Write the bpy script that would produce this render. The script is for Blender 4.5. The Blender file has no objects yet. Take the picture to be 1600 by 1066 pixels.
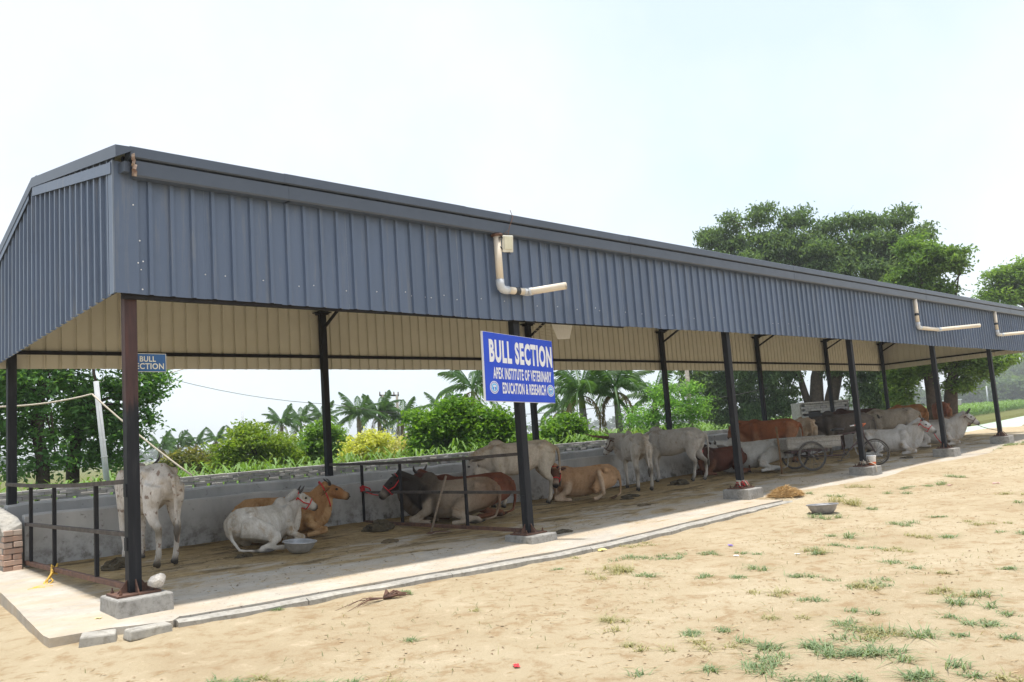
import bpy, bmesh, math, random
import numpy as np
from mathutils import Vector, Matrix, Euler
R = math.radians
random.seed(7)
S = bpy.context.scene
COL = S.collection
# ------------------------------------------------------------------ camera
CAM = np.array([-2.913, -8.867, 1.319]); YAW, PITCH, ROLL, FPX = R(43.321), R(6.565), R(-4.113), 1264.0
_f = np.array([math.sin(YAW)*math.cos(PITCH), math.cos(YAW)*math.cos(PITCH), math.sin(PITCH)])
_r0 = np.array([math.cos(YAW), -math.sin(YAW), 0.0]); _u0 = np.cross(_r0, _f)
_r = math.cos(ROLL)*_r0 + math.sin(ROLL)*_u0; _u = -math.sin(ROLL)*_r0 + math.cos(ROLL)*_u0
cd = bpy.data.cameras.new('camera'); cam = bpy.data.objects.new('camera', cd); COL.objects.link(cam)
cam.matrix_world = Matrix(((_r[0], _u[0], -_f[0], CAM[0]), (_r[1], _u[1], -_f[1], CAM[1]), (_r[2], _u[2], -_f[2], CAM[2]), (0, 0, 0, 1)))
cd.sensor_width = 36; cd.lens = FPX/1600*36; cd.clip_start = .05; cd.clip_end = 5000
S.camera = cam
# ------------------------------------------------------------------ sky, sun, exposure
SUN_EL, SUN_AZ = 86.8, 221.0            # azimuth clockwise from +Y
w = bpy.data.worlds.new('World'); S.world = w; w.use_nodes = True
nt = w.node_tree; bg = nt.nodes['Background']
sky = nt.nodes.new('ShaderNodeTexSky'); sky.sky_type = 'NISHITA'; sky.sun_disc = False
sky.sun_elevation = R(SUN_EL); sky.sun_rotation = R(SUN_AZ)
sky.air_density = 1.0; sky.dust_density = 1.6; sky.ozone_density = 1.0; sky.altitude = 200
# thin overcast haze whitens the whole sky
hz = nt.nodes.new('ShaderNodeMix'); hz.data_type = 'RGBA'; hz.inputs[0].default_value = 0.72
nt.links.new(sky.outputs[0], hz.inputs[6])
tc = nt.nodes.new('ShaderNodeTexCoord'); cn = nt.nodes.new('ShaderNodeTexNoise'); cn.inputs['Scale'].default_value = 1.6; cn.inputs['Detail'].default_value = 6; cn.inputs['Roughness'].default_value = .55
nt.links.new(tc.outputs['Generated'], cn.inputs['Vector'])
cr = nt.nodes.new('ShaderNodeValToRGB'); cr.color_ramp.elements[0].position = .40; cr.color_ramp.elements[0].color = (4.55, 5.2, 5.75, 1); cr.color_ramp.elements[1].position = .60; cr.color_ramp.elements[1].color = (5.6, 5.8, 5.9, 1)
nt.links.new(cn.outputs['Fac'], cr.inputs[0]); nt.links.new(cr.outputs[0], hz.inputs[7])
nt.links.new(hz.outputs[2], bg.inputs[0]); bg.inputs[1].default_value = 0.15
ld = bpy.data.lights.new('sun', 'SUN'); sun = bpy.data.objects.new('sun', ld); COL.objects.link(sun)
ld.energy = 3.9; ld.angle = R(2.0); ld.color = (1.0, .955, .88)
sd = Vector((math.sin(R(SUN_AZ))*math.cos(R(SUN_EL)), math.cos(R(SUN_AZ))*math.cos(R(SUN_EL)), math.sin(R(SUN_EL))))
sun.rotation_euler = sd.to_track_quat('Z', 'Y').to_euler(); sun.location = (0, -20, 40)
S.view_settings.view_transform = 'Standard'; S.view_settings.look = 'None'
S.view_settings.exposure = 0.55; S.view_settings.gamma = 1; S.view_settings.use_curve_mapping = False
S.render.engine = 'CYCLES'
S.cycles.max_bounces = 8; S.cycles.diffuse_bounces = 4; S.cycles.transparent_max_bounces = 8
try:
    S.cycles.use_denoising = True
except Exception: pass

# ------------------------------------------------------------------ helpers
def at(px, py, dist):
    """point seen at a photograph pixel, at a horizontal distance from the camera"""
    d = (px-800)/FPX*_r - (py-533)/FPX*_u + _f
    return CAM + d*(dist/math.hypot(d[0], d[1]))
def onz(px, py, z):
    d = (px-800)/FPX*_r - (py-533)/FPX*_u + _f
    return CAM + d*((z-CAM[2])/d[2])
def vnoise(x, y, seed=0):
    xi = np.floor(x).astype(np.int64); yi = np.floor(y).astype(np.int64); fx = x-xi; fy = y-yi
    fx = fx*fx*(3-2*fx); fy = fy*fy*(3-2*fy)
    def h(a, b):
        n = (a*374761393 + b*668265263 + seed*1274126177) & 0xffffffff
        n = ((n ^ (n >> 13))*1274126177) & 0xffffffff
        return ((n ^ (n >> 16)) & 0xffff)/65535.0
    return (h(xi, yi)*(1-fx)+h(xi+1, yi)*fx)*(1-fy) + (h(xi, yi+1)*(1-fx)+h(xi+1, yi+1)*fx)*fy
def fbm(x, y, o=4, seed=0):
    s = 0; a = .5
    for i in range(o):
        s = s + a*vnoise(x*2**i, y*2**i, seed+i*17); a *= .5
    return s
def tag(o, label=None, cat=None, group=None, kind=None):
    if label: o['label'] = label
    if cat: o['category'] = cat
    if group: o['group'] = group
    if kind: o['kind'] = kind
    return o
def empty(name, loc=(0, 0, 0), rz=0.0, label=None, cat=None, group=None):
    o = bpy.data.objects.new(name, None); COL.objects.link(o); o.location = loc; o.rotation_euler = (0, 0, rz)
    o.empty_display_size = .1
    return tag(o, label, cat, group)
def link(name, me, parent=None):
    o = bpy.data.objects.new(name, me); COL.objects.link(o)
    if parent: o.parent = parent
    return o
def copy_tree(o, parent=None):
    c = o.copy(); COL.objects.link(c)
    if parent: c.parent = parent
    for ch in list(o.children): copy_tree(ch, c)
    return c
def npmesh(name, V, F, mats, midx=None, smooth=False, col=None):
    """V (n,3); F (m,3) or (m,4) array"""
    V = np.asarray(V, dtype=np.float32); F = np.asarray(F, dtype=np.int32); k = F.shape[1]
    me = bpy.data.meshes.new(name)
    me.vertices.add(len(V)); me.vertices.foreach_set('co', V.ravel())
    me.loops.add(F.size); me.loops.foreach_set('vertex_index', F.ravel())
    me.polygons.add(len(F)); me.polygons.foreach_set('loop_start', np.arange(len(F), dtype=np.int32)*k)
    if midx is not None: me.polygons.foreach_set('material_index', np.asarray(midx, dtype=np.int32))
    me.polygons.foreach_set('use_smooth', np.full(len(F), smooth))
    for m in mats: me.materials.append(m)
    if col is not None:
        a = me.color_attributes.new('tint', 'FLOAT_COLOR', 'POINT')
        c = np.ones((len(V), 4), dtype=np.float32); c[:, :3] = col; a.data.foreach_set('color', c.ravel())
    me.update(calc_edges=True); me.validate()
    return me
class MB:
    def __init__(s): s.v = []; s.f = []; s.m = []
    def add(s, vs, fs, m=0):
        b = len(s.v); s.v += [tuple(map(float, p)) for p in vs]
        for q in fs: s.f.append(tuple(i+b for i in q)); s.m.append(m)
    def box(s, c, d, rot=None, m=0, taper=1.0):
        x, y, z = d[0]/2, d[1]/2, d[2]/2
        P = [Vector((a*x*(taper if k > 0 else 1), b*y*(taper if k > 0 else 1), k*z)) for k in (-1, 1) for a, b in ((-1, -1), (1, -1), (1, 1), (-1, 1))]
        if rot is not None:
            M = rot if isinstance(rot, Matrix) else Euler(rot).to_matrix()
            P = [M @ p for p in P]
        P = [p+Vector(c) for p in P]
        s.add(P, [(3, 2, 1, 0), (4, 5, 6, 7), (0, 1, 5, 4), (1, 2, 6, 5), (2, 3, 7, 6), (3, 0, 4, 7)], m)
    def bar(s, a, b, w, h=None, m=0, up=(0, 0, 1)):
        a = Vector(a); b = Vector(b); d = b-a; L = d.length; d.normalize(); u = Vector(up)
        if abs(d.dot(u)) > .98: u = Vector((0, 1, 0))
        sd_ = d.cross(u).normalized(); u = sd_.cross(d)
        M = Matrix((d, sd_, u)).transposed()
        s.box((a+b)/2, (L, w, h or w), M, m)
    def tube(s, pts, rad, n=8, m=0, cap=True, up=None):
        pts = [Vector(p) for p in pts]; N = len(pts)
        if not hasattr(rad, '__len__'): rad = [rad]*N
        t0 = (pts[1]-pts[0]).normalized(); ref = Vector(up) if up else (Vector((0, 0, 1)) if abs(t0.z) < .9 else Vector((0, 1, 0)))
        ring = []; u = (ref - t0*ref.dot(t0)).normalized()
        for i, p in enumerate(pts):
            t = (pts[min(i+1, N-1)]-pts[max(i-1, 0)]).normalized()
            u = (u - t*u.dot(t)).normalized(); v = t.cross(u)
            r = rad[i]; ru, rv = (r if hasattr(r, '__len__') else (r, r))
            ring.append([p+u*ru*math.sin(2*math.pi*k/n)+v*rv*math.cos(2*math.pi*k/n) for k in range(n)])
        vs = [q for rg in ring for q in rg]; fs = []
        for i in range(N-1):
            for k in range(n): fs.append((i*n+k, i*n+(k+1) % n, (i+1)*n+(k+1) % n, (i+1)*n+k))
        if cap: fs.append(tuple(reversed(range(n)))); fs.append(tuple((N-1)*n+k for k in range(n)))
        s.add(vs, fs, m)
    def lathe(s, prof, n=20, c=(0, 0, 0), m=0):
        vs = []; fs = []
        for r, z in prof: vs += [(c[0]+r*math.cos(2*math.pi*k/n), c[1]+r*math.sin(2*math.pi*k/n), c[2]+z) for k in range(n)]
        for i in range(len(prof)-1):
            for k in range(n): fs.append((i*n+k, i*n+(k+1) % n, (i+1)*n+(k+1) % n, (i+1)*n+k))
        s.add(vs, fs, m)
    def ball(s, c, r, n=10, m=0, rot=None):
        r = r if hasattr(r, '__len__') else (r, r, r); vs = []; fs = []; h = n//2
        for i in range(h+1):
            th = math.pi*i/h
            for k in range(n):
                p = Vector((r[0]*math.sin(th)*math.cos(2*math.pi*k/n), r[1]*math.sin(th)*math.sin(2*math.pi*k/n), r[2]*math.cos(th)))
                if rot: p = rot @ p
                vs.append(p+Vector(c))
        for i in range(h):
            for k in range(n): fs.append((i*n+k, (i+1)*n+k, (i+1)*n+(k+1) % n, i*n+(k+1) % n))
        s.add(vs, fs, m)
    def mesh(s, name, mats, smooth=False):
        me = bpy.data.meshes.new(name); me.from_pydata(s.v, [], s.f)
        for mt in (mats if isinstance(mats, (list, tuple)) else [mats]): me.materials.append(mt)
        me.polygons.foreach_set('material_index', s.m)
        if smooth: me.polygons.foreach_set('use_smooth', [True]*len(s.f))
        me.update(); return me
    def build(s, name, mats, parent=None, smooth=False):
        return link(name, s.mesh(name, mats, smooth), parent)
def bevel(o, wd=.006, seg=2):
    md = o.modifiers.new('bevel', 'BEVEL'); md.width = wd; md.segments = seg; md.limit_method = 'ANGLE'; return o

# ------------------------------------------------------------------ materials
class NT:
    def __init__(s, m): s.t = m.node_tree
    def n(s, typ, **k):
        nd = s.t.nodes.new(typ)
        for a, b in k.items(): setattr(nd, a, b)
        return nd
    def l(s, a, b): s.t.links.new(a, b)
def newmat(name):
    m = bpy.data.materials.new(name); m.use_nodes = True
    return m, NT(m), m.node_tree.nodes['Principled BSDF']
def ramp(T, fac, stops):
    r = T.n('ShaderNodeValToRGB'); e = r.color_ramp.elements
    while len(e) < len(stops): e.new(.5)
    for i, (p, c) in enumerate(stops):
        e[i].position = p; e[i].color = (*c, 1) if len(c) == 3 else c
    T.l(fac, r.inputs[0]); return r.outputs[0]
def noise(T, scale, detail=5, rough=.55, vec=None, dist=0.0):
    n = T.n('ShaderNodeTexNoise'); n.inputs['Scale'].default_value = scale; n.inputs['Detail'].default_value = detail
    n.inputs['Roughness'].default_value = rough; n.inputs['Distortion'].default_value = dist
    if vec is not None: T.l(vec, n.inputs['Vector'])
    return n.outputs['Fac']
def mix(T, fac, a, b, mode='MIX'):
    m = T.n('ShaderNodeMix'); m.data_type = 'RGBA'; m.blend_type = mode
    for s_, v in ((m.inputs[0], fac), (m.inputs[6], a), (m.inputs[7], b)):
        if hasattr(v, 'links'): T.l(v, s_)
        else: s_.default_value = v if not isinstance(v, tuple) else ((*v, 1) if len(v) == 3 else v)
    return m.outputs[2]
def pos(T, obj=False):
    if obj: return T.n('ShaderNodeTexCoord').outputs['Object']
    return T.n('ShaderNodeNewGeometry').outputs['Position']
def bump(T, bs, h, strength=.3, dist=.02):
    b = T.n('ShaderNodeBump'); b.inputs['Strength'].default_value = strength; b.inputs['Distance'].default_value = dist
    T.l(h, b.inputs['Height']); T.l(b.outputs[0], bs.inputs['Normal'])
def simple(name, c1, c2=None, scale=6, rough=.7, metal=0, bmp=0, bscale=60, bdist=.004, spec=None, objc=False, lo=.35, hi=.65):
    m, T, b = newmat(name); p = pos(T, objc)
    c2 = c2 or tuple(x*.75 for x in c1)
    cc = ramp(T, noise(T, scale, 6, .6, p), [(lo, c1), (hi, c2)])
    if rough >= .75:
        cc = mix(T, 1.0, cc, ramp(T, noise(T, scale*2.7+3, 8, .72, p), [(.34, (.66, .64, .60)), (.5, (1, 1, 1)), (.68, (1.16, 1.15, 1.13))]), 'MULTIPLY')
    T.l(cc, b.inputs['Base Color'])
    b.inputs['Roughness'].default_value = rough; b.inputs['Metallic'].default_value = metal
    if spec is not None: b.inputs['Specular IOR Level'].default_value = spec
    if bmp: bump(T, b, noise(T, bscale, 4, .6, p), bmp, bdist)
    return m
M = {}
M['clad_out'] = simple('slate_paint', (.098, .127, .182), (.086, .112, .162), 1.2, .34, 0, .05, 300, .001)
def mat_clad():
    m, T, b = newmat('slate_sheet_paint'); p = pos(T); oi = T.n('ShaderNodeObjectInfo')
    c = ramp(T, oi.outputs['Random'], [(0, (.086, .118, .184)), (1, (.100, .136, .212))])
    sv = T.n('ShaderNodeMapping'); sv.inputs['Scale'].default_value = (9, 9, .7); T.l(p, sv.inputs[0]); st = noise(T, 1.3, 7, .7, sv.outputs[0])
    c = mix(T, ramp(T, st, [(.52, (0, 0, 0)), (.72, (.5, .5, .5))]), c, (.20, .205, .21))
    c = mix(T, ramp(T, noise(T, .8, 6, .65, p), [(.3, (.45, .45, .45)), (.5, (0, 0, 0))]), c, (.060, .083, .135))
    T.l(c, b.inputs['Base Color']); b.inputs['Roughness'].default_value = .38
    bump(T, b, noise(T, 1.7, 3, .5, p), .25, .02); return m
M['clad_out'] = mat_clad()
M['clad_in'] = simple('beige_underside', (.67, .645, .56), (.62, .595, .51), 2, .6)
M['trim'] = simple('slate_trim', (.066, .084, .118), (.058, .074, .105), 2, .4)
M['trim_light'] = simple('slate_trim_light', (.16, .19, .245), (.13, .16, .21), 2, .35)
M['rust_edge'] = simple('torn_rusty_edge', (.42, .34, .28), (.16, .085, .055), 14, .8)
M['steel'] = simple('black_steel_paint', (.012, .012, .015), (.020, .018, .019), 9, .65, 0, .15, 80, .002, .2)
M['steel_rust'] = simple('rusted_steel', (.060, .030, .024), (.030, .022, .022), 7, .75, 0, .2, 60, .003)
M['steel_dust'] = simple('dusty_steel', (.085, .072, .062), (.045, .035, .032), 9, .8, 0, .15, 80, .002)
M['rustbrown'] = simple('rust_brown', (.17, .085, .055), (.09, .05, .038), 12, .85, 0, .2, 60, .003)
def postmat(rusty):
    m, T, b = newmat('post_paint_rusty' if rusty else 'post_paint'); p = pos(T)
    sx = T.n('ShaderNodeSeparateXYZ'); T.l(p, sx.inputs[0])
    mp = T.n('ShaderNodeMapping'); mp.inputs['Scale'].default_value = (14, 14, 1.5); T.l(p, mp.inputs[0])
    nz = noise(T, 1.0, 6, .65, mp.outputs[0])
    dark = ramp(T, nz, [(.3, (.010, .011, .014)), (.55, (.017, .018, .022)), (.78, (.045, .044, .045))])
    if rusty:
        rustc = ramp(T, nz, [(.3, (.035, .024, .026)), (.55, (.075, .042, .040)), (.8, (.115, .05, .04))])
        ad = T.n('ShaderNodeMath', operation='MULTIPLY_ADD'); ad.inputs[1].default_value = .5; T.l(nz, ad.inputs[0]); T.l(sx.outputs[2], ad.inputs[2])
        f = ramp(T, ad.outputs[0], [(0, (0, 0, 0)), (1, (1, 1, 1))])
        mr = T.n('ShaderNodeMapRange'); mr.inputs[1].default_value = 2.10; mr.inputs[2].default_value = 2.24; T.l(ad.outputs[0], mr.inputs[0])
        dark = mix(T, mr.outputs[0], dark, rustc)
    T.l(dark, b.inputs['Base Color']); b.inputs['Roughness'].default_value = .62; b.inputs['Specular IOR Level'].default_value = .22
    bump(T, b, nz, .15, .002)
    return m
M['post'] = postmat(False); M['post_rusty'] = postmat(True)
M['pvc'] = simple('cream_pvc', (.74, .66, .55), (.66, .58, .47), 5, .35)
M['pvc_joint'] = simple('grey_pvc_joint', (.60, .62, .64), (.50, .52, .55), 5, .4)
M['pvc_in'] = simple('orange_pvc_inside', (.55, .25, .12), (.45, .2, .1), 5, .5)
M['tape'] = simple('black_tape', (.04, .045, .055), None, 5, .5)
M['lampbody'] = simple('white_lamp_housing', (.72, .70, .62), (.62, .60, .52), 9, .4)
M['lampglass'] = simple('lamp_lens', (.62, .60, .46), (.70, .68, .55), 12, .15)
M['white'] = simple('white_vinyl', (.82, .82, .84), (.78, .78, .80), 5, .4)
M['signblue'] = simple('sign_blue', (.014, .072, .62), (.012, .062, .55), 3, .5, 0, 0, 60, .004, .3)
M['smallblue'] = simple('small_sign_blue', (.012, .085, .24), (.012, .075, .21), 3, .4)
M['lightblue'] = simple('emblem_blue', (.10, .45, .85), (.2, .55, .9), 30, .4)
M['cream'] = simple('cream_letters', (.70, .66, .52), None, 5, .5)
M['wood'] = simple('grey_wood', (.36, .335, .30), (.25, .23, .205), 22, .85, 0, .3, 50, .004)
M['drybrown'] = simple('weathered_handle', (.26, .20, .145), (.18, .135, .095), 22, .8)
M['stick'] = simple('brown_stick', (.23, .13, .055), (.15, .085, .04), 15, .8)
M['redrope'] = simple('red_rope', (.62, .035, .035), (.5, .02, .03), 40, .75)
M['orange'] = simple('orange_plastic', (.80, .17, .03), (.7, .14, .03), 8, .4)
M['yellowrope'] = simple('yellow_rope', (.72, .46, .08), (.6, .36, .06), 40, .8)
M['whiterope'] = simple('white_rope', (.60, .54, .45), (.45, .40, .33), 40, .85)
M['tin'] = simple('dull_aluminium', (.50, .51, .53), (.36, .37, .39), 9, .42, .65, .1, 40, .003)
M['tin_dark'] = simple('dark_aluminium', (.36, .36, .37), (.24, .24, .25), 9, .5, .35)
M['bucket'] = simple('white_bucket', (.80, .80, .80), (.74, .74, .74), 6, .35)
M['tyre'] = simple('dusty_tyre', (.115, .10, .085), (.065, .06, .055), 14, .85)
M['rim'] = simple('dull_rim', (.20, .19, .175), (.10, .095, .09), 14, .5, .5)
M['saddle'] = simple('black_saddle', (.02, .02, .024), None, 10, .4)
M['frame'] = simple('maroon_frame', (.07, .03, .032), (.05, .03, .03), 14, .5)
M['straw'] = simple('golden_straw', (.62, .43, .20), (.46, .30, .13), 30, .85)
M['dung'] = simple('dark_dung', (.060, .046, .027), (.10, .078, .045), 18, .9, 0, .5, 40, .01)
M['drydung'] = simple('dry_dung', (.17, .125, .07), (.11, .08, .045), 18, .9, 0, .5, 40, .01)
M['rock'] = simple('pale_rock', (.62, .58, .53), (.50, .46, .42), 14, .85, 0, .3, 50, .006)
M['conc'] = simple('grey_concrete', (.33, .32, .30), (.25, .24, .225), 5, .9, 0, .35, 90, .004)
M['conc_pale'] = simple('pale_concrete', (.41, .385, .34), (.30, .285, .26), 4, .9, 0, .35, 70, .005)
M['barkA'] = simple('brown_bark', (.085, .062, .045), (.045, .033, .025), 6, .9, 0, .6, 25, .03)
M['barkB'] = simple('grey_bark', (.15, .125, .10), (.085, .07, .058), 6, .9, 0, .6, 20, .03)
M['palmbark'] = simple('grey_palm_trunk', (.27, .25, .21), (.18, .165, .14), 5, .9, 0, .4, 20, .02)
M['palmgreen'] = simple('green_palm_stem', (.22, .27, .07), (.15, .2, .05), 4, .6)
M['polepaint'] = simple('pale_grey_pole', (.50, .52, .54), (.40, .42, .44), 5, .7)
M['wire'] = simple('dark_wire', (.03, .03, .03), None, 5, .6)
M['dryfrond'] = simple('dry_frond', (.25, .18, .10), (.18, .13, .075), 6, .8)
M['horn'] = simple('grey_horn', (.075, .065, .06), (.045, .04, .038), 25, .5)
M['horn_red'] = simple('reddish_horn', (.20, .095, .055), (.12, .06, .04), 15, .5)
M['eye'] = simple('dark_eye', (.008, .006, .005), None, 10, .12)
M['plaster'] = None
def mat_plaster():
    m, T, b = newmat('trough_plaster'); p = pos(T)
    sx = T.n('ShaderNodeSeparateXYZ'); T.l(p, sx.inputs[0])
    mp = T.n('ShaderNodeMapping'); mp.inputs['Scale'].default_value = (1, 1, .35); T.l(p, mp.inputs[0])
    n1 = noise(T, 1.6, 7, .62, mp.outputs[0]); n2 = noise(T, 9, 6, .65, p)
    c = ramp(T, n1, [(.30, (.33, .325, .315)), (.5, (.43, .42, .41)), (.72, (.53, .52, .50))])
    c = mix(T, ramp(T, n2, [(.62, (0, 0, 0)), (.70, (.6, .6, .6))]), c, (.085, .065, .045))
    # splashes of dung low on the wall
    mr = T.n('ShaderNodeMapRange'); mr.inputs[1].default_value = .45; mr.inputs[2].default_value = -.15; T.l(sx.outputs[2], mr.inputs[0])
    mu = T.n('ShaderNodeMath', operation='MULTIPLY'); T.l(mr.outputs[0], mu.inputs[0])
    T.l(ramp(T, noise(T, 6, 8, .7, p), [(.46, (0, 0, 0)), (.62, (.9, .9, .9))]), mu.inputs[1])
    c = mix(T, mu.outputs[0], c, (.075, .058, .036))
    T.l(c, b.inputs['Base Color']); b.inputs['Roughness'].default_value = .85; bump(T, b, n2, .25, .01)
    return m
M['plaster'] = mat_plaster()
def mat_floor():
    m, T, b = newmat('yard_concrete_with_dung'); p = pos(T)
    sx = T.n('ShaderNodeSeparateXYZ'); T.l(p, sx.inputs[0])
    def mapped(s, r=0):
        mp = T.n('ShaderNodeMapping'); mp.inputs['Scale'].default_value = s; mp.inputs['Rotation'].default_value = (0, 0, r); T.l(p, mp.inputs[0]); return mp.outputs[0]
    def math_(op, x, y):
        n = T.n('ShaderNodeMath', operation=op)
        for s_, v in ((n.inputs[0], x), (n.inputs[1], y)):
            if hasattr(v, 'links'): T.l(v, s_)
            else: s_.default_value = v
        return n.outputs[0]
    base = ramp(T, noise(T, 2.2, 9, .7, p), [(.3, (.35, .32, .275)), (.55, (.47, .43, .375)), (.75, (.57, .53, .475))])
    base = mix(T, ramp(T, noise(T, .9, 8, .7, mapped((.6, 1.6, 1))), [(.42, (0, 0, 0)), (.58, (.72, .72, .72))]), base, (.46, .37, .265))
    base = mix(T, ramp(T, noise(T, 11, 7, .75, p), [(.58, (0, 0, 0)), (.68, (.7, .7, .7))]), base, (.33, .27, .20))
    ydir = T.n('ShaderNodeMapRange'); ydir.inputs[1].default_value = -.4; ydir.inputs[2].default_value = 2.8
    ydir.inputs[3].default_value = -.14; ydir.inputs[4].default_value = .17; T.l(sx.outputs[1], ydir.inputs[0])
    cov = math_('ADD', ydir.outputs[0], noise(T, 1.1, 10, .72, mapped((.6, 1.5, 1), .12), .5))
    f = ramp(T, cov, [(.46, (0, 0, 0)), (.56, (.85, .85, .85)), (.70, (.97, .97, .97))])
    xr = T.n('ShaderNodeMapRange'); xr.inputs[1].default_value = -.22; xr.inputs[2].default_value = .12; T.l(sx.outputs[0], xr.inputs[0])
    f = math_('MULTIPLY', f, xr.outputs[0])
    dungc = ramp(T, noise(T, 6, 9, .75, p), [(.28, (.15, .097, .040)), (.48, (.33, .23, .10)), (.72, (.47, .355, .185))])
    c = mix(T, f, base, dungc)
    wet = math_('MULTIPLY', f, ramp(T, noise(T, 1.9, 9, .75, mapped((.45, 1.7, 1), .1)), [(.52, (0, 0, 0)), (.60, (.85, .85, .85))]))
    c = mix(T, wet, c, (.075, .053, .027))
    sp = math_('MULTIPLY', xr.outputs[0], ramp(T, noise(T, 19, 6, .7, p), [(.60, (0, 0, 0)), (.66, (.8, .8, .8))]))
    c = mix(T, sp, c, (.085, .06, .034))
    T.l(c, b.inputs['Base Color']); b.inputs['Roughness'].default_value = .85; b.inputs['Specular IOR Level'].default_value = .25
    bump(T, b, noise(T, 22, 8, .7, p), .6, .015)
    return m
M['floor'] = mat_floor()
def mat_ground():
    m, T, b = newmat('sandy_ground'); p = pos(T)
    n1 = noise(T, .55, 9, .62, p); n2 = noise(T, 4.5, 8, .7, p, .3); n3 = noise(T, 34, 6, .7, p)
    c = ramp(T, n1, [(.30, (.395, .308, .198)), (.48, (.45, .365, .242)), (.70, (.505, .425, .298))])
    c = mix(T, ramp(T, n2, [(.36, (.75, .75, .75)), (.49, (0, 0, 0))]), c, (.33, .225, .125))
    c = mix(T, ramp(T, n2, [(.58, (0, 0, 0)), (.70, (.7, .7, .7))]), c, (.60, .49, .35))
    c = mix(T, ramp(T, n3, [(.60, (0, 0, 0)), (.70, (.55, .55, .55))]), c, (.33, .235, .145))
    # green growth away from the trodden yard
    sx = T.n('ShaderNodeSeparateXYZ'); T.l(p, sx.inputs[0])
    mr = T.n('ShaderNodeMapRange'); mr.inputs[1].default_value = 6.0; mr.inputs[2].default_value = 7.5; T.l(sx.outputs[1], mr.inputs[0])
    c = mix(T, mr.outputs[0], c, ramp(T, n2, [(.35, (.10, .12, .03)), (.65, (.16, .15, .06))]))
    T.l(c, b.inputs['Base Color']); b.inputs['Roughness'].default_value = .95; b.inputs['Specular IOR Level'].default_value = .1
    ad = T.n('ShaderNodeMath', operation='ADD'); T.l(n2, ad.inputs[0]); T.l(n3, ad.inputs[1])
    bump(T, b, ad.outputs[0], .9, .035)
    return m
M['ground'] = mat_ground()
def mat_brick(name, cols):
    m, T, b = newmat(name); oi = T.n('ShaderNodeObjectInfo'); p = pos(T)
    c = ramp(T, oi.outputs['Random'], [(i/(len(cols)-1), k) for i, k in enumerate(cols)])
    c = mix(T, ramp(T, noise(T, 14, 6, .65, p), [(.4, (0, 0, 0)), (.75, (.55, .55, .55))]), c, (.30, .28, .25))
    T.l(c, b.inputs['Base Color']); b.inputs['Roughness'].default_value = .92; bump(T, b, noise(T, 60, 5, .6, p), .4, .004)
    return m
M['greybrick'] = mat_brick('grey_brick', [(.33, .32, .32), (.42, .415, .41), (.50, .49, .48), (.37, .365, .385), (.45, .43, .40)])
M['redbrick'] = mat_brick('red_brick', [(.46, .27, .19), (.54, .36, .27), (.52, .42, .35), (.42, .26, .19), (.56, .45, .38)])
M['mortar'] = simple('mortar', (.30, .28, .255), (.22, .205, .19), 20, .95, 0, .3, 80, .004)
def mat_leaf(name, trans=.35, rough=.5, sc=1.0):
    m, T, b = newmat(name); a = T.n('ShaderNodeAttribute', attribute_name='tint')
    T.l(a.outputs['Color'], b.inputs['Base Color']); b.inputs['Roughness'].default_value = rough
    b.inputs['Specular IOR Level'].default_value = .35
    tr = T.n('ShaderNodeBsdfTranslucent'); T.l(mix(T, .0, a.outputs['Color'], (0, 0, 0)), tr.inputs[0])
    tint = mix(T, 1.0, a.outputs['Color'], (1.5, 1.5, .6), 'MULTIPLY'); T.l(tint, tr.inputs[0])
    ms = T.n('ShaderNodeMixShader'); ms.inputs[0].default_value = trans
    T.l(b.outputs[0], ms.inputs[1]); T.l(tr.outputs[0], ms.inputs[2])
    out = [n for n in m.node_tree.nodes if n.type == 'OUTPUT_MATERIAL'][0]; T.l(ms.outputs[0], out.inputs[0])
    return m
M['leaf'] = mat_leaf('leaf', .48); M['grass'] = mat_leaf('grass_blade', .3, .6)
def coat_finish(T, b, c, p):
    v = T.n('ShaderNodeMapping'); v.inputs['Scale'].default_value = (1.2, 1.2, .55); T.l(p, v.inputs[0])
    c = mix(T, 1.0, c, ramp(T, noise(T, 4.5, 9, .78, v.outputs[0]), [(.30, (.60, .56, .50)), (.44, (.88, .86, .83)), (.54, (1, 1, 1)), (.72, (1.16, 1.14, 1.12))]), 'MULTIPLY')
    st = T.n('ShaderNodeMath', operation='MULTIPLY'); st.inputs[1].default_value = .9
    T.l(ramp(T, noise(T, 2.3, 8, .72, p, .3), [(.53, (0, 0, 0)), (.66, (1, 1, 1))]), st.inputs[0])
    c = mix(T, st.outputs[0], c, mix(T, 1.0, c, (.62, .48, .32), 'MULTIPLY'))
    hv = T.n('ShaderNodeMapping'); hv.inputs['Scale'].default_value = (30, 90, 22); T.l(p, hv.inputs[0]); hair = noise(T, 1.5, 4, .7, hv.outputs[0])
    c = mix(T, 1.0, c, ramp(T, hair, [(.3, (.86, .85, .83)), (.7, (1.1, 1.1, 1.1))]), 'MULTIPLY')
    T.l(c, b.inputs['Base Color']); b.inputs['Roughness'].default_value = .8; b.inputs['Specular IOR Level'].default_value = .2
    ad = T.n('ShaderNodeMath', operation='ADD'); T.l(noise(T, 26, 6, .75, v.outputs[0]), ad.inputs[0]); T.l(hair, ad.inputs[1])
    bump(T, b, ad.outputs[0], .5, .009)
def mat_coat():
    m, T, b = newmat('cattle_coat'); a = T.n('ShaderNodeAttribute', attribute_name='tint')
    coat_finish(T, b, a.outputs['Color'], pos(T, True)); return m
M['coat'] = mat_coat()
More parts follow.
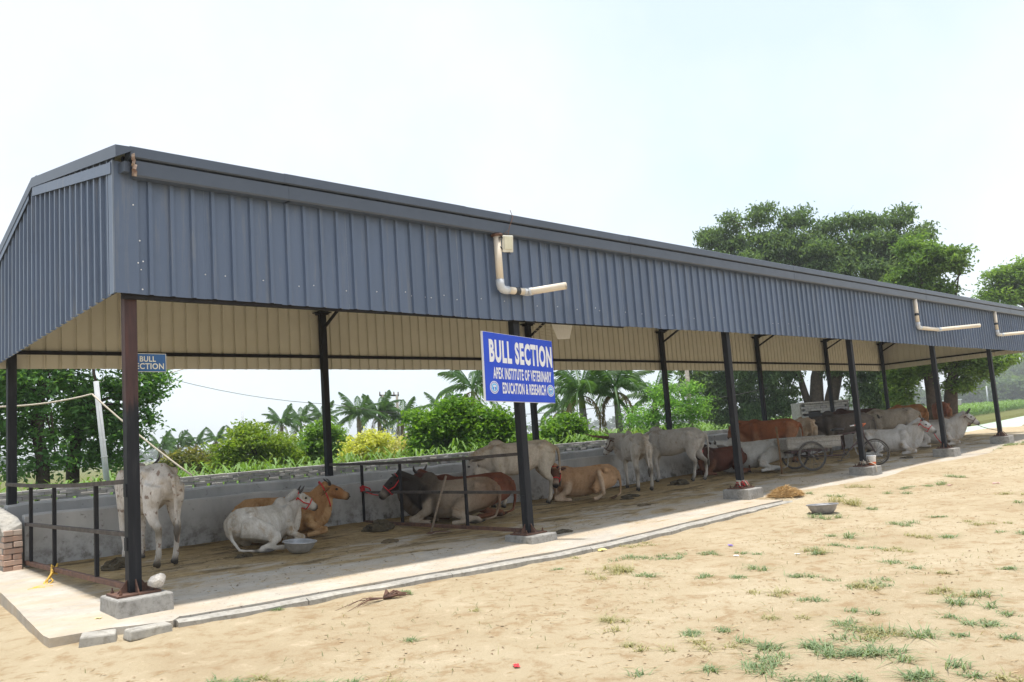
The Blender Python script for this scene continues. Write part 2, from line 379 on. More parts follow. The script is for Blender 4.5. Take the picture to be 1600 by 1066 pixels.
def mat_spots():
    m, T, b = newmat('spotted_coat'); a = T.n('ShaderNodeAttribute', attribute_name='tint'); p = pos(T, True)
    c = mix(T, ramp(T, noise(T, 11, 2, .5, p), [(.60, (0, 0, 0)), (.66, (.75, .75, .75))]), a.outputs['Color'], (.17, .095, .06))
    coat_finish(T, b, c, p); return m
M['coat_spots'] = mat_spots()
def mat_patches():
    m, T, b = newmat('patched_coat'); a = T.n('ShaderNodeAttribute', attribute_name='tint'); p = pos(T, True)
    c = mix(T, ramp(T, noise(T, 2.6, 4, .6, p), [(.57, (0, 0, 0)), (.62, (1, 1, 1))]), a.outputs['Color'], (.02, .017, .016))
    coat_finish(T, b, c, p); return m
M['coat_patches'] = mat_patches()
def mat_water():
    m, T, b = newmat('pond_water'); p = pos(T)
    n1 = noise(T, .35, 6, .7, p)
    T.l(ramp(T, n1, [(.42, (.50, .58, .47)), (.60, (.36, .50, .33))]), b.inputs['Base Color'])
    b.inputs['Roughness'].default_value = .3; bump(T, b, noise(T, 2.5, 4, .6, p), .06, .03)
    return m
M['water'] = mat_water()

# ------------------------------------------------------------------ terrain heights
FX = [-2, 0, 5.5, 11.4, 17, 22.4, 27.5, 32.6, 60]; FZ = [-.16, -.18, -.27, -.26, -.28, -.22, -.15, -.1, -.1]
MX = [-2, 0, 5.5, 10.3, 13.4, 17.4, 32.6, 60]; MZ = [-.05, -.05, -.11, -.19, -.16, -.09, 0, 0]
def zf(x, y):
    t = np.clip((np.asarray(y)+.3)/4.75, 0, 1)
    return np.interp(x, FX, FZ)*(1-t) + np.interp(x, MX, MZ)*t
POND = [(45.5, 10.5), (46.3, 6.6), (48.1, 5.4), (52.5, 5.6), (56, 2), (62, -12), (160, -30), (230, 30), (150, 24.5), (91.6, 16.5), (76, 14.2), (65.8, 12.8), (54, 12.5)]
def inpoly(x, y, P):
    r = np.zeros(x.shape, bool); j = len(P)-1
    for i in range(len(P)):
        xi, yi = P[i]; xj, yj = P[j]
        c = ((yi > y) != (yj > y)) & (x < (xj-xi)*(y-yi)/(yj-yi+1e-12)+xi); r ^= c; j = i
    return r
def edge_y(x):   # outer edge of the slab
    return np.interp(x, [-1, -.5, .2, 1.8, 4.8, 6.3, 10, 34], [-.60, -.68, -1.00, -1.08, -1.32, -1.34, -1.16, -1.16])
def gz(x, y):
    x = np.asarray(x, float); y = np.asarray(y, float)
    z = np.full(np.broadcast(x, y).shape, -.335)
    rise = np.interp(x, [-5, 0, 4, 9, 11.5, 14, 20, 25, 33, 45, 60], [-.27, -.245, -.315, -.345, -.275, -.265, -.225, -.17, -.125, -.2, -.3])
    near = np.clip(1-(-1.0-y)/5.5, 0, 1)
    z = z*(1-near)+rise*near
    z = z + .05*(fbm(x*.45, y*.45, 3, 3)-.45) + .055*(fbm(x*2.3, y*2.3, 5, 9)-.45)*np.clip((25-np.hypot(x+3, y+9))/20, 0, 1)
    dent = np.clip(fbm(x*5.2+7, y*6.1, 3, 77)-.52, 0, .3); z = z - .16*dent*np.clip(fbm(x*.6, y*.6, 2, 55)*2.4-.7, 0, 1)*(y < -1.2)
    under = (x > -.84+.078*np.clip(y+.4, 0, 6)) & (x < 33.4) & (y > edge_y(x)+.07) & (y < 5.75)
    z = np.where(under, -.62, z)
    cover = (x > 11.2) & (x < 33.9) & (y < -.25) & (y > -1.6)          # soil washed over the slab's edge
    zc = zf(x, y) + .018 + .03*(fbm(x*1.5, y*1.5, 3, 5)-.5) - np.clip((y+.62+.22*np.sin(x*.9)+.012*(x-17))/.25, 0, 1)*.09
    z = np.where(cover & (y > -1.30), np.where(y > edge_y(x)+.07, zc, np.maximum(z, zc-.02)), z)
    back = y > 5.9
    z = np.where(back, np.minimum(z, -.33), z)
    ip = inpoly(x, y, POND)
    z = np.where(ip, -1.3, z)
    z = np.where((x > 33.5) & ~ip, np.maximum(np.minimum(z, -.2), -.33)+.10*(fbm(x*.6, y*.6, 3, 21)-.4), z)
    return z
def graded(a, b, s, lo, hi, g=1.16):
    xs = list(np.arange(a, b+1e-6, s)); st = s
    while xs[0] > lo: st *= g; xs.insert(0, xs[0]-st)
    st = s
    while xs[-1] < hi: st *= g; xs.append(xs[-1]+st)
    return np.array(xs)
gx = np.unique(np.concatenate([graded(-4, 15, .055, -1500, 15.1), graded(15.1, 20.1, .10, 15.1, 20.1), graded(20.2, 60, .25, 20.1, 1800)]))
gy = np.unique(np.concatenate([graded(-9.0, -.2, .05, -900, -.2), graded(-.2, 20, .3, -.2, 1800)]))
GX, GY = np.meshgrid(gx, gy, indexing='ij')
GZ = gz(GX, GY)
n0, n1 = GX.shape
idx = np.arange(n0*n1).reshape(n0, n1)
Fq = np.stack([idx[:-1, :-1], idx[1:, :-1], idx[1:, 1:], idx[:-1, 1:]], -1).reshape(-1, 4)
tag(link('ground', npmesh('ground', np.stack([GX, GY, GZ], -1).reshape(-1, 3), Fq, [M['ground']], smooth=True)), 'bare sandy yard ground with sparse grass tufts', kind='structure')
# pond
mb = MB(); mb.add([(x, y, -.56) for x, y in POND], [tuple(range(len(POND)))]); tag(mb.build('pond_water', M['water']), kind='structure')

# ------------------------------------------------------------------ shed floor, border strip
xs = np.arange(-.97, 33.41, .12); ys = np.concatenate([np.arange(-1, 0, .05), np.arange(0, 4.5, .09), [5.0, 5.7]])
X2, Y2 = np.meshgrid(xs, ys, indexing='ij')
yfr = edge_y(X2)+np.where(X2 < .02, .012*np.sin(X2*9), .21)
Y2 = np.where(Y2 < 0, -yfr*Y2, Y2)
X2 = X2 + .078*np.clip(Y2+.4, 0, 6)*np.clip(-X2/.97, 0, 1)
Z2 = zf(X2, Y2)+.014*(fbm(X2*1.6, Y2*1.6, 4, 2)-.47)+.02*np.clip(Y2-.6, 0, 1)*(fbm(X2*3.5, Y2*3.5, 4, 8)-.45)
a0, a1 = X2.shape; idx = np.arange(a0*a1).reshape(a0, a1)
V = np.stack([X2, Y2, Z2], -1).reshape(-1, 3)
Fq = np.stack([idx[:-1, :-1], idx[1:, :-1], idx[1:, 1:], idx[:-1, 1:]], -1).reshape(-1, 4)
per = np.concatenate([idx[:, 0], idx[-1, 1:], idx[-2::-1, -1], idx[0, -2:0:-1]])
low = V[per].copy(); low[:, 2] = -.6; nb = len(V)
V = np.concatenate([V, low]); k = np.arange(len(per)); k2 = (k+1) % len(per)
Fq = np.concatenate([Fq, np.stack([per[k], nb+k, nb+k2, per[k2]], -1)])
tag(link('shed_floor', npmesh('shed_floor', V, Fq, [M['floor']], smooth=False)), kind='structure')
# border strip cast along the outer edge in pours
bs = [.03, 1.3, 3.1, 5.4, 7.2, 9.0, 10.2, 11.6, 13.2]
for i in range(len(bs)-1):
    mb = MB(); n = 24; P = []
    for j in range(n+1):
        x = bs[i]+.004+(bs[i+1]-bs[i]-.008)*j/n
        z = float(zf(x, -1.0))+.004*math.sin(x*5)-.008; ey = float(edge_y(x))+1.15; wob = .007*math.sin(x*7.1+i)+.016*(float(vnoise(np.array(x*4.2), np.array(3.0), 4))-.5)
        P.append([(x, -.955+ey, z-.012), (x, -1.12+wob+ey, z), (x, -1.165+wob*1.7+ey, z-.018), (x, -1.15+wob*1.5+ey, -.6)])
    vs = [p for q in P for p in q]; fs = []
    for j in range(n):
        for q in range(3): fs.append((j*4+q, (j+1)*4+q, (j+1)*4+q+1, j*4+q+1))
    fs += [(0, 1, 2, 3), (n*4+3, n*4+2, n*4+1, n*4)]
    mb.add(vs, fs); tag(mb.build('kerb_strip', M['conc_pale']), kind='structure')

# ------------------------------------------------------------------ the shed
PX = [-.06, 5.507, 11.363, 16.941, 22.407, 27.485, 32.628]; BX = [0, 5.507, 11.363, 16.941, 22.407, 27.485, 32.628]
FTOP = [0, -.148, -.053, -.06, .029, .107, .12]
YB = 5.656
X0, X1 = -.22, 32.86
def eave_bot(x): return float(np.interp(x, [-.3, 0, 5.5, 12, 17, 22, 33], [3.065, 3.05, 3.01, 3.03, 3.035, 3.0, 2.995]))
RY, RZ = 3.1, 5.17
def roof_z(y): return 4.54+(RZ-4.54)*(y+.33)/(RY+.33) if y <= RY else RZ+(4.42-RZ)*(y-RY)/(6.0-RY)
shed = empty('cattle_shed', (0, 0, 0), 0, 'long open cattle shed clad in slate blue corrugated sheet on black posts', 'shed')
# posts
for i, x in enumerate(PX):
    mb = MB(); zt, zb = 4.05, FTOP[i]+.012
    dx = 0.0
    mb.box((x, 0, (zt+zb)/2), (.125, .125, zt-zb))
    p = mb.build('post', M['post_rusty'] if i == 0 else M['post'], shed); bevel(p, .008, 2)
    if i == 0: p['label'] = 'corner post rusted red on its upper half'
    g = MB(); g.box((x, 0, FTOP[i]+.004), (.42, .36, .02)); pl = g.build('base_plate', M['rustbrown'], p)
    for sx, sy in ((1, 0), (-1, 0), (0, 1), (0, -1)):
        g = MB(); a = .063; t = .006
        if sx: vs = [(x+sx*a, -t, zb), (x+sx*(a+.10), -t, zb), (x+sx*a, -t, zb+.13), (x+sx*a, t, zb), (x+sx*(a+.10), t, zb), (x+sx*a, t, zb+.13)]
        else: vs = [(x-t, sy*a, zb), (x-t, sy*(a+.10), zb), (x-t, sy*a, zb+.13), (x+t, sy*a, zb), (x+t, sy*(a+.10), zb), (x+t, sy*a, zb+.13)]
        g.add(vs, [(0, 1, 2), (3, 5, 4), (0, 3, 4, 1), (1, 4, 5, 2), (2, 5, 3, 0)]); g.build('gusset', M['rustbrown'], p)
    for sx, sy in ((1, 1), (1, -1), (-1, 1), (-1, -1)):
        g = MB(); g.lathe([(0, .02), (.017, .02), (.017, 0)], 6, (x+sx*.165, sy*.13, zb+.004)); g.lathe([(.0, .05), (.009, .05), (.009, 0)], 6, (x+sx*.165, sy*.13, zb+.004)); g.build('bolt', M['rustbrown'], p)
    if i < 3:
        
        for cz in (1.02, .48): g = MB(); g.box((x-.068, -.01, zb+cz), (.02, .07, .13)); g.build('cleat', M['post'], p)
for i, x in enumerate(BX):
    mb = MB(); mb.box((x, YB, (4.05+.5)/2), (.125, .125, 3.55)); p = mb.build('post', M['post'], shed); bevel(p, .008, 2)
    g = MB(); g.box((x, YB, 4.06), (.30, .26, .02)); g.box((x, YB, 4.03), (.2, .2, .03)); g.build('cap_plate', M['steel'], p)
# footings
for i, x in enumerate(PX):
    zg = float(zf(x, 0))-.12; zt = FTOP[i]-.008
    mb = MB(); mb.box((x+.02, -.02, (zg+zt)/2), (.54, .60, zt-zg), taper=.97)
    o = mb.build('footing', M['conc'], shed); bevel(o, .018, 2)
# trusses: tie, chords, webs
for x in BX:
    mb = MB()
    mb.bar((x, -.05, 4.10), (x, YB+.05, 4.10), .06, .08)
    mb.bar((x, -.1, roof_z(-.1)-.16), (x, RY, RZ-.16), .06, .08); mb.bar((x, RY, RZ-.16), (x, YB+.1, roof_z(YB+.1)-.16), .06, .08)
    for a, b in (((1.0), 1.9), (3.1, 1.9), (3.1, 4.3), (5.0, 4.3)):
        mb.bar((x, a, roof_z(a)-.18), (x, b, 4.12), .04, .04)
    mb.bar((x, YB-.02, 3.72), (x, YB-.75, 4.08), .045, .045)
    mb.build('truss', M['steel'], shed)
for y in (-.05, .8, 1.6, 2.4, 3.0, 3.7, 4.4, 5.1, 5.7):
    mb = MB(); mb.bar((X0+.1, y, roof_z(y)-.075), (X1-.1, y, roof_z(y)-.075), .05, .08); mb.build('purlin', M['steel'], shed)
# girts on which the wall sheets hang
for (a, b) in (((X0+.06, -.10, 3.035), (8, -.10, 3.035)), ((8, -.10, 3.075), (X1-.06, -.10, 3.075)), ((X0+.06, -.10, 4.3), (X1-.06, -.10, 4.3)), ((X0+.06, YB+.085, 3.165), (X1-.06, YB+.085, 3.165)),
               ((X0+.06, YB+.085, 4.3), (X1-.06, YB+.085, 4.3)), ((X0+.085, -.08, 3.16), (X0+.085, YB+.05, 3.10)), ((X1-.085, -.08, 3.24), (X1-.085, YB+.05, 3.165))):
    mb = MB(); mb.bar(a, b, .05, .06); mb.build('girt', M['steel'], shed)
# corrugated sheets
PITCH_, RW, RH = .228, .058, .034
def profile(a, b, ph=0.0):
    P = []; k = math.floor((a-ph)/PITCH_)-1
    pts = []
    while True:
        c = ph+k*PITCH_
        if c-RW > b: break
        pts += [(c-RW/2, 0), (c-RW/2+.010, RH), (c+RW/2-.010, RH), (c+RW/2, 0)]; k += 1
    ins = [p for p in pts if a < p[0] < b]
    def hgt(x):
        for i in range(len(pts)-1):
            if pts[i][0] <= x <= pts[i+1][0]:
                t = (x-pts[i][0])/(pts[i+1][0]-pts[i][0]+1e-9); return pts[i][1]*(1-t)+pts[i+1][1]*t
        return 0
    return [(a, hgt(a))]+ins+[(b, hgt(b))]
def sheet(name, prof, fn_lo, fn_hi, out, n_in, mats, parent):
    """prof: (s,h); fn(s)->point on the base line; out = outward unit vector"""
    out = Vector(out); vs = []; fs = []; ms = []; n = len(prof)
    for off in (0, -n_in):
        for s, h in prof:
            vs.append(Vector(fn_lo(s))+out*(h+off)); vs.append(Vector(fn_hi(s))+out*(h+off))
    for i in range(n-1):
        a = 2*i; fs.append((a, a+2, a+3, a+1)); ms.append(0)
        b = 2*n+2*i; fs.append((b, b+1, b+3, b+2)); ms.append(1)
        fs.append((a, b, b+2, a+2)); ms.append(0); fs.append((a+1, a+3, b+3, b+1)); ms.append(0)
    me = bpy.data.meshes.new(name); me.from_pydata(vs, [], fs)
    for m in mats: me.materials.append(m)
    me.polygons.foreach_set('material_index', ms); me.update()
    return link(name, me, parent)
CL = [M['clad_out'], M['clad_in']]; SW = PITCH_*4
x = X0+.02; i = 0
while x < X1-.02:
    b = min(x+SW, X1-.02); jx = .0015*(i % 2); e = .004*math.sin(i*2.3)
    sheet('cladding_sheet', profile(x, b, -.11), lambda s, e=e: (s, -.15-jx, eave_bot(s)+e), lambda s: (s, -.15-jx, 4.44), (0, -1, 0), .004, CL, shed)
    sheet('cladding_sheet', profile(x, b, .03), lambda s, e=e: (s, YB+.12+jx, 2.905+e), lambda s: (s, YB+.12+jx, 4.40), (0, 1, 0), .004, CL, shed)
    sheet('roof_sheet', profile(x, b, -.02), lambda s: (s, -.32, roof_z(-.32)+jx), lambda s: (s, RY, RZ+jx), (0, 0, 1), .004, CL, shed)
    sheet('roof_sheet', profile(x, b, -.02), lambda s: (s, RY, RZ+jx), lambda s: (s, YB+.30, roof_z(YB+.30)+jx), (0, 0, 1), .004, CL, shed)
    x = b; i += 1
y = -.13; i = 0
while y < YB+.11:
    b = min(y+SW, YB+.11); jx = .0015*(i % 2)
    def lo(s, xx): return (xx, s, 3.065+(2.93-3.065)*(s+.15)/(YB+.25) if xx < 5 else 3.06+(2.93-3.06)*(s+.15)/(YB+.25))
    pr = profile(y, b, .02)
    for y_, e_ in ((RY, 1),):
        if y < y_ < b: pr = sorted(set(pr+[(y_, 0.0)]))
    sheet('cladding_sheet', pr, lambda s: lo(s, X0-jx), lambda s: (X0-jx, s, roof_z(s)-.05), (-1, 0, 0), .004, CL, shed)
    sheet('cladding_sheet', pr, lambda s: lo(s, X1+jx), lambda s: (X1+jx, s, roof_z(s)-.05), (1, 0, 0), .004, CL, shed)
    y = b; i += 1
# corner trims
for xx, s in ((X0, -1), (X1, 1)):
    mb = MB(); zb = 3.05
    mb.box((xx-s*.085, -.183, (zb+4.45)/2), (.25, .006, 4.45-zb)); mb.box((xx+s*.032, -.10, (zb+4.47)/2), (.006, .15, 4.47-zb))
    mb.build('corner_trim', M['clad_out'], shed)
    mb = MB(); mb.box((xx+s*.037, -.183, (zb+4.45)/2), (.016, .02, 4.45-zb)); mb.build('trim_bead', M['trim_light'], shed)
    # barge boards on the gable
    for (ya, yb) in ((-.36, RY), (RY, YB+.33)):
        mb = MB(); za, zb_ = roof_z(ya), roof_z(yb); e = s*.06
        mb.add([(xx+e, ya, za-.10), (xx+e, yb, zb_-.10), (xx+e, yb, zb_+.03), (xx+e, ya, za+.03), (xx-s*.12, ya, za-.10+.10), (xx-s*.12, yb, zb_), (xx-s*.12, yb, zb_+.034), (xx-s*.12, ya, za+.034)],
               [(0, 1, 2, 3), (3, 2, 6, 7), (7, 6, 5, 4), (4, 5, 1, 0), (0, 3, 7, 4), (1, 5, 6, 2)]); mb.build('barge_board', M['trim'], shed)
        mb = MB(); e = s*.052
        mb.add([(xx+e, ya+.2, za-.22), (xx+e, yb, zb_-.22), (xx+e, yb, zb_-.10), (xx+e, ya+.2, za-.10), (xx+e-s*.008, ya+.2, za-.22), (xx+e-s*.008, yb, zb_-.22), (xx+e-s*.008, yb, zb_-.10), (xx+e-s*.008, ya+.2, za-.10)],
               [(0, 1, 2, 3), (7, 6, 5, 4), (0, 4, 5, 1), (3, 2, 6, 7), (0, 3, 7, 4), (1, 5, 6, 2)]); mb.build('flashing', M['clad_out'], shed)
# gutter and eave trim in lengths with lapped seams
seams = [-.13, 1.61, 4.37, 8.07, 10.9, 13.83, 17.7, 21.5, 25.4, 29.3, X1+.12]
for i in range(len(seams)-1):
    a, b = seams[i], seams[i+1]+.03; d = .003*(i % 2)
    mb = MB(); prof = [(-.335-d, 4.585+d), (-.352-d, 4.575+d), (-.352-d, 4.472), (-.335, 4.462), (-.17, 4.462), (-.17, 4.60+d)]
    vs = [(xx, p[0], p[1]) for xx in (a, b) for p in prof]; n = len(prof)
    mb.add(vs, [(k, (k+1) % n, n+(k+1) % n, n+k) for k in range(n)]+[tuple(range(n))[::-1], tuple(range(n, 2*n))]); mb.build('eave_trim', M['trim'], shed)
    mb = MB(); prof = [(-.325-d, 4.440), (-.318-d, 4.29), (-.305, 4.272), (-.19, 4.272), (-.188, 4.40), (-.30, 4.40)]
    vs = [(xx+.06, p[0], p[1]) for xx in (a, b) for p in prof]; n = len(prof)
    mb.add(vs, [(k, (k+1) % n, n+(k+1) % n, n+k) for k in range(n)]+[tuple(range(n))[::-1], tuple(range(n, 2*n))]); mb.build('gutter', M['trim'], shed)
mb = MB()
rg = random.Random(3)
for i in range(1, 6):   # the ragged torn end of the gutter
    mb.box((-.105+.004*i, -.335+.012*(i % 2), 4.575-.055*i), (.03, .05, .06), (rg.uniform(-.4, .4), rg.uniform(-.3, .3), rg.uniform(-.5, .5)))
mb.build('gutter_end', M['rust_edge'], shed)
mb = MB(); mb.box((-.16, -.24, 4.37), (.06, .12, .11), (0, 0, .2)); mb.build('gutter_stop', M['trim'], shed)
mb = MB(); mb.bar((X0-.03, RY, RZ+.036), (X1+.03, RY, RZ+.036), .22, .008); mb.build('ridge_cap', M['trim'], shed)
# screws
mb = MB(); rg = random.Random(5)
xx = .02
while xx < 32:
    mb.lathe([(0, .006), (.006, .005), (.0075, 0)], 6, (0, 0, 0)); vs = mb.v[-18:]; del mb.v[-18:]
    z = eave_bot(xx)+.26+rg.uniform(-.03, .03)
    mb.v += [(xx+v[0], -.152-v[2], z+v[1]) for v in vs]
    xx += rg.choice([.228, .456, .684, .10])
for z, xx in ((3.62, .0), (4.0, -.06), (3.38, -.02), (3.40, .03), (3.1, .02)):
    mb.lathe([(0, .006), (.007, .005), (.0085, 0)], 6, (0, 0, 0)); vs = mb.v[-18:]; del mb.v[-18:]
    mb.v += [(xx+v[0], -.187-v[2], z+v[1]) for v in vs]
o = mb.build('screws', M['white'], shed); o['kind'] = 'stuff'

# drain pipes
def drain(x, ztop, zbot, run, tip, label, flange, joint):
    e = empty('drain_pipe', (x, -.26, zbot), 0, label, 'drain pipe', 'plastic drain pipes on the front cladding')
    r = .055; H = ztop-zbot
    mb = MB(); mb.tube([(0, 0, H), (0, 0, .13)], r, 16); mb.build('downpipe', M['pvc'], e, True)
    mb = MB(); mb.tube([(0, 0, .15), (0, 0, .08), (.012, 0, .035), (.045, 0, .008), (.09, 0, 0), (.15, 0, 0)], r*1.12, 16); mb.build('elbow', M['pvc_joint'], e, True)
    mb = MB(); mb.tube([(.13, 0, 0), (run, 0, .0)], r, 16); mb.build('run_pipe', M['pvc'], e, True)
    mb = MB(); mb.tube([(run-.04, 0, 0), (run+.05, 0, 0), (run+.05+.03*tip[0], .03*tip[1], .03*tip[2]), (run+.05+.08*tip[0], .08*tip[1], .08*tip[2])], r*1.1, 16); mb.build('elbow', M['pvc_joint'], e, True)
    L = tip[3]; p0 = Vector((run+.05, 0, 0)); d = Vector(tip[:3]).normalized()
    mb = MB(); mb.tube([p0+d*.04, p0+d*L], r, 16, cap=False); mb.tube([p0+d*L, p0+d*(L-.3)], r*.9, 16, m=1, cap=False)
    sp = MB(); sp.v = list(mb.v); sp.f = list(mb.f); sp.m = list(mb.m)
    n = 16; o1 = 16; o2 = 32   # rim between outer and inner
    for k in range(n): sp.f.append((o1+k, o1+(k+1) % n, o2+(k+1) % n, o2+k)); sp.m.append(0)
    sp.build('spout', [M['pvc'], M['pvc_in']], e, True)
    mb = MB(); mb.tube([(joint, 0, 0), (joint+.09, 0, 0)], r*1.06, 16) if flange else mb.tube([(0, 0, H*.42), (0, 0, H*.42+.07)], r*1.06, 16)
    mb.build('tape_band', M['tape'], e, True)
    if flange:
        mb = MB(); mb.lathe([(.05, .03), (.085, .03), (.095, 0), (.05, -.01)], 18, (0, 0, H-.03)); mb.build('flange', M['rustbrown'], e, True)
    return e
drain(5.05, 4.275, 3.44, .50, (.40, -.91, .02, .62), 'cream drain pipe above the blue sign, with floodlight on it', True, .28)
drain(20.85, 4.275, 3.47, 1.45, (.75, -.66, .03, 1.25), 'cream drain pipe between the third and fourth front posts', False, 0)
drain(27.75, 4.275, 3.50, .35, (.80, -.6, .03, 1.5), 'cream drain pipe farthest along the front cladding', False, 0)
# floodlight
e = empty('floodlight', (5.17, -.35, 4.12), 0, 'small pale square floodlight hung beside the first drain pipe', 'floodlight')
mb = MB(); mb.box((0, 0, 0), (.17, .045, .25), (.15, 0, -.35)); bevel(mb.build('housing', M['lampbody'], e), .012, 3)
mb = MB(); mb.box((-.012, -.03, .005), (.125, .012, .185), (.15, 0, -.35)); mb.build('lens', M['lampglass'], e)
mb = MB(); mb.tube([(-.085, .0, .08), (-.13, .03, .1), (-.13, .05, -.02), (-.09, .02, -.09)], .008, 6); mb.tube([(.02, 0, -.12), (.03, -.01, -.16)], .006, 6); mb.build('bracket', M['steel'], e)
mb = MB(); mb.tube([(.02, .0, .12), (.05, -.01, .25), (.13, -.02, .42), (.16, .06, .55)], .005, 6); mb.tube([(.02, .0, .12), (-.03, .02, .17), (.02, -.01, .2)], .004, 6); mb.build('cable', M['rustbrown'], e)
# beige ribbed piece hanging under the roof
e = empty('hanging_panel', (7.66, 1.0, 2.95), R(-38), 'beige ribbed offcut panel hung on wires beneath the roof beside the sign', 'panel')
mb = MB(); n = 9
for i in range(n):
    t0, t1 = i/n, (i+1)/n-.012
    a0, a1 = -.22+.44*t0, -.22+.44*t1; b0, b1 = -.10+.22*t0, -.10+.22*t1
    mb.add([(b0, 0, 0), (b1, 0, 0), (a1, 0, .36), (a0, 0, .36), (b0, .012, 0), (b1, .012, 0), (a1, .012, .36), (a0, .012, .36)], [(0, 1, 2, 3), (7, 6, 5, 4), (0, 4, 5, 1), (2, 6, 7, 3), (1, 5, 6, 2), (0, 3, 7, 4)])
mb.build('rib_panel', M['white'], e)
mb = MB()
for i in range(6): mb.tube([(-.22+.02*i, 0, .36-.065*i), (-.55, -.25, .36-.05*i)], .004, 5)
for i in range(3): mb.tube([(-.2+.1*i, 0, .36), (-.2+.1*i, 0, 1.3)], .004, 5)
mb.build('wires', M['whiterope'], e)

# ------------------------------------------------------------------ signs
def text_mesh(txt, bold=.012):
    cu = bpy.data.curves.new('t', 'FONT'); cu.body = txt; cu.offset = bold; cu.space_character = 1.0+bold*3.2; cu.resolution_u = 3; cu.extrude = 0
    to = bpy.data.objects.new('t', cu); COL.objects.link(to)
    dg = bpy.context.evaluated_depsgraph_get(); me = bpy.data.meshes.new_from_object(to.evaluated_get(dg))
    bpy.data.objects.remove(to); bpy.data.curves.remove(cu); return me
def lettering(txt, x0, x1, z0, z1, mat, parent, y=-.004, bold=.02):
    me = text_mesh(txt, bold); n = len(me.vertices); co = np.zeros(n*3, np.float32); me.vertices.foreach_get('co', co); co = co.reshape(-1, 3)
    a = co.min(0); b = co.max(0); out = np.zeros_like(co)
    out[:, 0] = x0+(co[:, 0]-a[0])/(b[0]-a[0])*(x1-x0); out[:, 2] = z0+(co[:, 1]-a[1])/(b[1]-a[1])*(z1-z0); out[:, 1] = y
    me.vertices.foreach_set('co', out.ravel()); me.materials.clear(); me.materials.append(mat); me.name = 'lettering'
    me.update(); return link('lettering', me, parent)
p0 = Vector((4.60, -.28, 1.81)); p1 = Vector((6.38, .085, 1.76)); SWD = math.hypot(p1.x-p0.x, p1.y-p0.y)
sg = empty('sign_board', p0, math.atan2(p1.y-p0.y, p1.x-p0.x), 'blue sign board with white lettering fixed to the second front post', 'sign')
sg.rotation_euler = (0, R(1.6), math.atan2(p1.y-p0.y, p1.x-p0.x))
SH = 1.0
mb = MB(); mb.box((SWD/2, .02, SH/2), (SWD, .035, SH)); mb.build('backing', M['white'], sg)
mb = MB(); mb.box((SWD/2, 0, SH/2), (SWD-.012, .006, SH-.012)); mb.build('face_panel', M['signblue'], sg)
lettering('BULL SECTION', .07*SWD, .98*SWD, .56*SH, .90*SH, M['white'], sg, -.0055, .045)
lettering('APEX INSTITUTE OF VETERINARY', .11*SWD, .955*SWD, .325*SH, .495*SH, M['white'], sg, -.0055, .032)
lettering('EDUCATION & RESEARCH', .225*SWD, .855*SWD, .115*SH, .28*SH, M['white'], sg, -.0055, .032)
for cx in (.115, .93):
    mb = MB(); c = (cx*SWD, 0, (.20 if cx < .5 else .195)*SH)
    def disc(r0, r1, y, m, n=28, sx=1.0):
        vs = []; fs = []
        for k in range(n):
            a = 2*math.pi*k/n; vs += [(c[0]+sx*r1*math.cos(a), y, c[2]+r1*math.sin(a)), (c[0]+sx*r0*math.cos(a), y, c[2]+r0*math.sin(a))]
        for k in range(n): fs.append((2*k, 2*((k+1) % n), 2*((k+1) % n)+1, 2*k+1))
        mb.add(vs, fs, m)
    disc(0.0001, .092, -.0055, 0, sx=1.15); disc(.0001, .058, -.0075, 1, sx=1.15)
    for k in range(20):
        a = 2*math.pi*k/20
        mb.box((c[0]+1.15*.074*math.cos(a), -.0070, c[2]+.074*math.sin(a)), (.012, .001, .018), (0, -a, 0), 2)
    mb.box((c[0], -.0090, c[2]-.005), (.016, .001, .075), None, 0); mb.box((c[0], -.0095, c[2]+.018), (.07, .001, .02), None, 0)
    mb.box((c[0]-.022, -.0098, c[2]-.012), (.014, .001, .04), (0, .5, 0), 2); mb.box((c[0]+.022, -.0098, c[2]-.012), (.014, .001, .04), (0, -.5, 0), 2)
    mb.build('emblem', [M['white'], M['lightblue'], M['signblue']], sg)
mb = MB()
for z in (.2, .85): mb.bar((.55, .04, z), (1.05, .04, z), .02, .03)
mb.build('bracket', M['steel'], sg)
ss = empty('small_sign', (-.045, .078, 2.275), R(4), 'small blue plate lettered BULL SECTION behind the corner post', 'sign')
mb = MB(); mb.box((.20, .006, .085), (.40, .008, .20)); mb.build('plate', M['smallblue'], ss)
lettering('BULL', .115, .285, .095, .155, M['cream'], ss, .001, .02); lettering('SECTION', .03, .372, .015, .08, M['cream'], ss, .001, .02)
mb = MB()
for z in (-.012, .182): mb.box((.20, .001, z), (.385, .003, .005))
for xx in (.006, .394): mb.box((xx, .001, .085), (.005, .003, .19))
mb.build('border', M['cream'], ss)

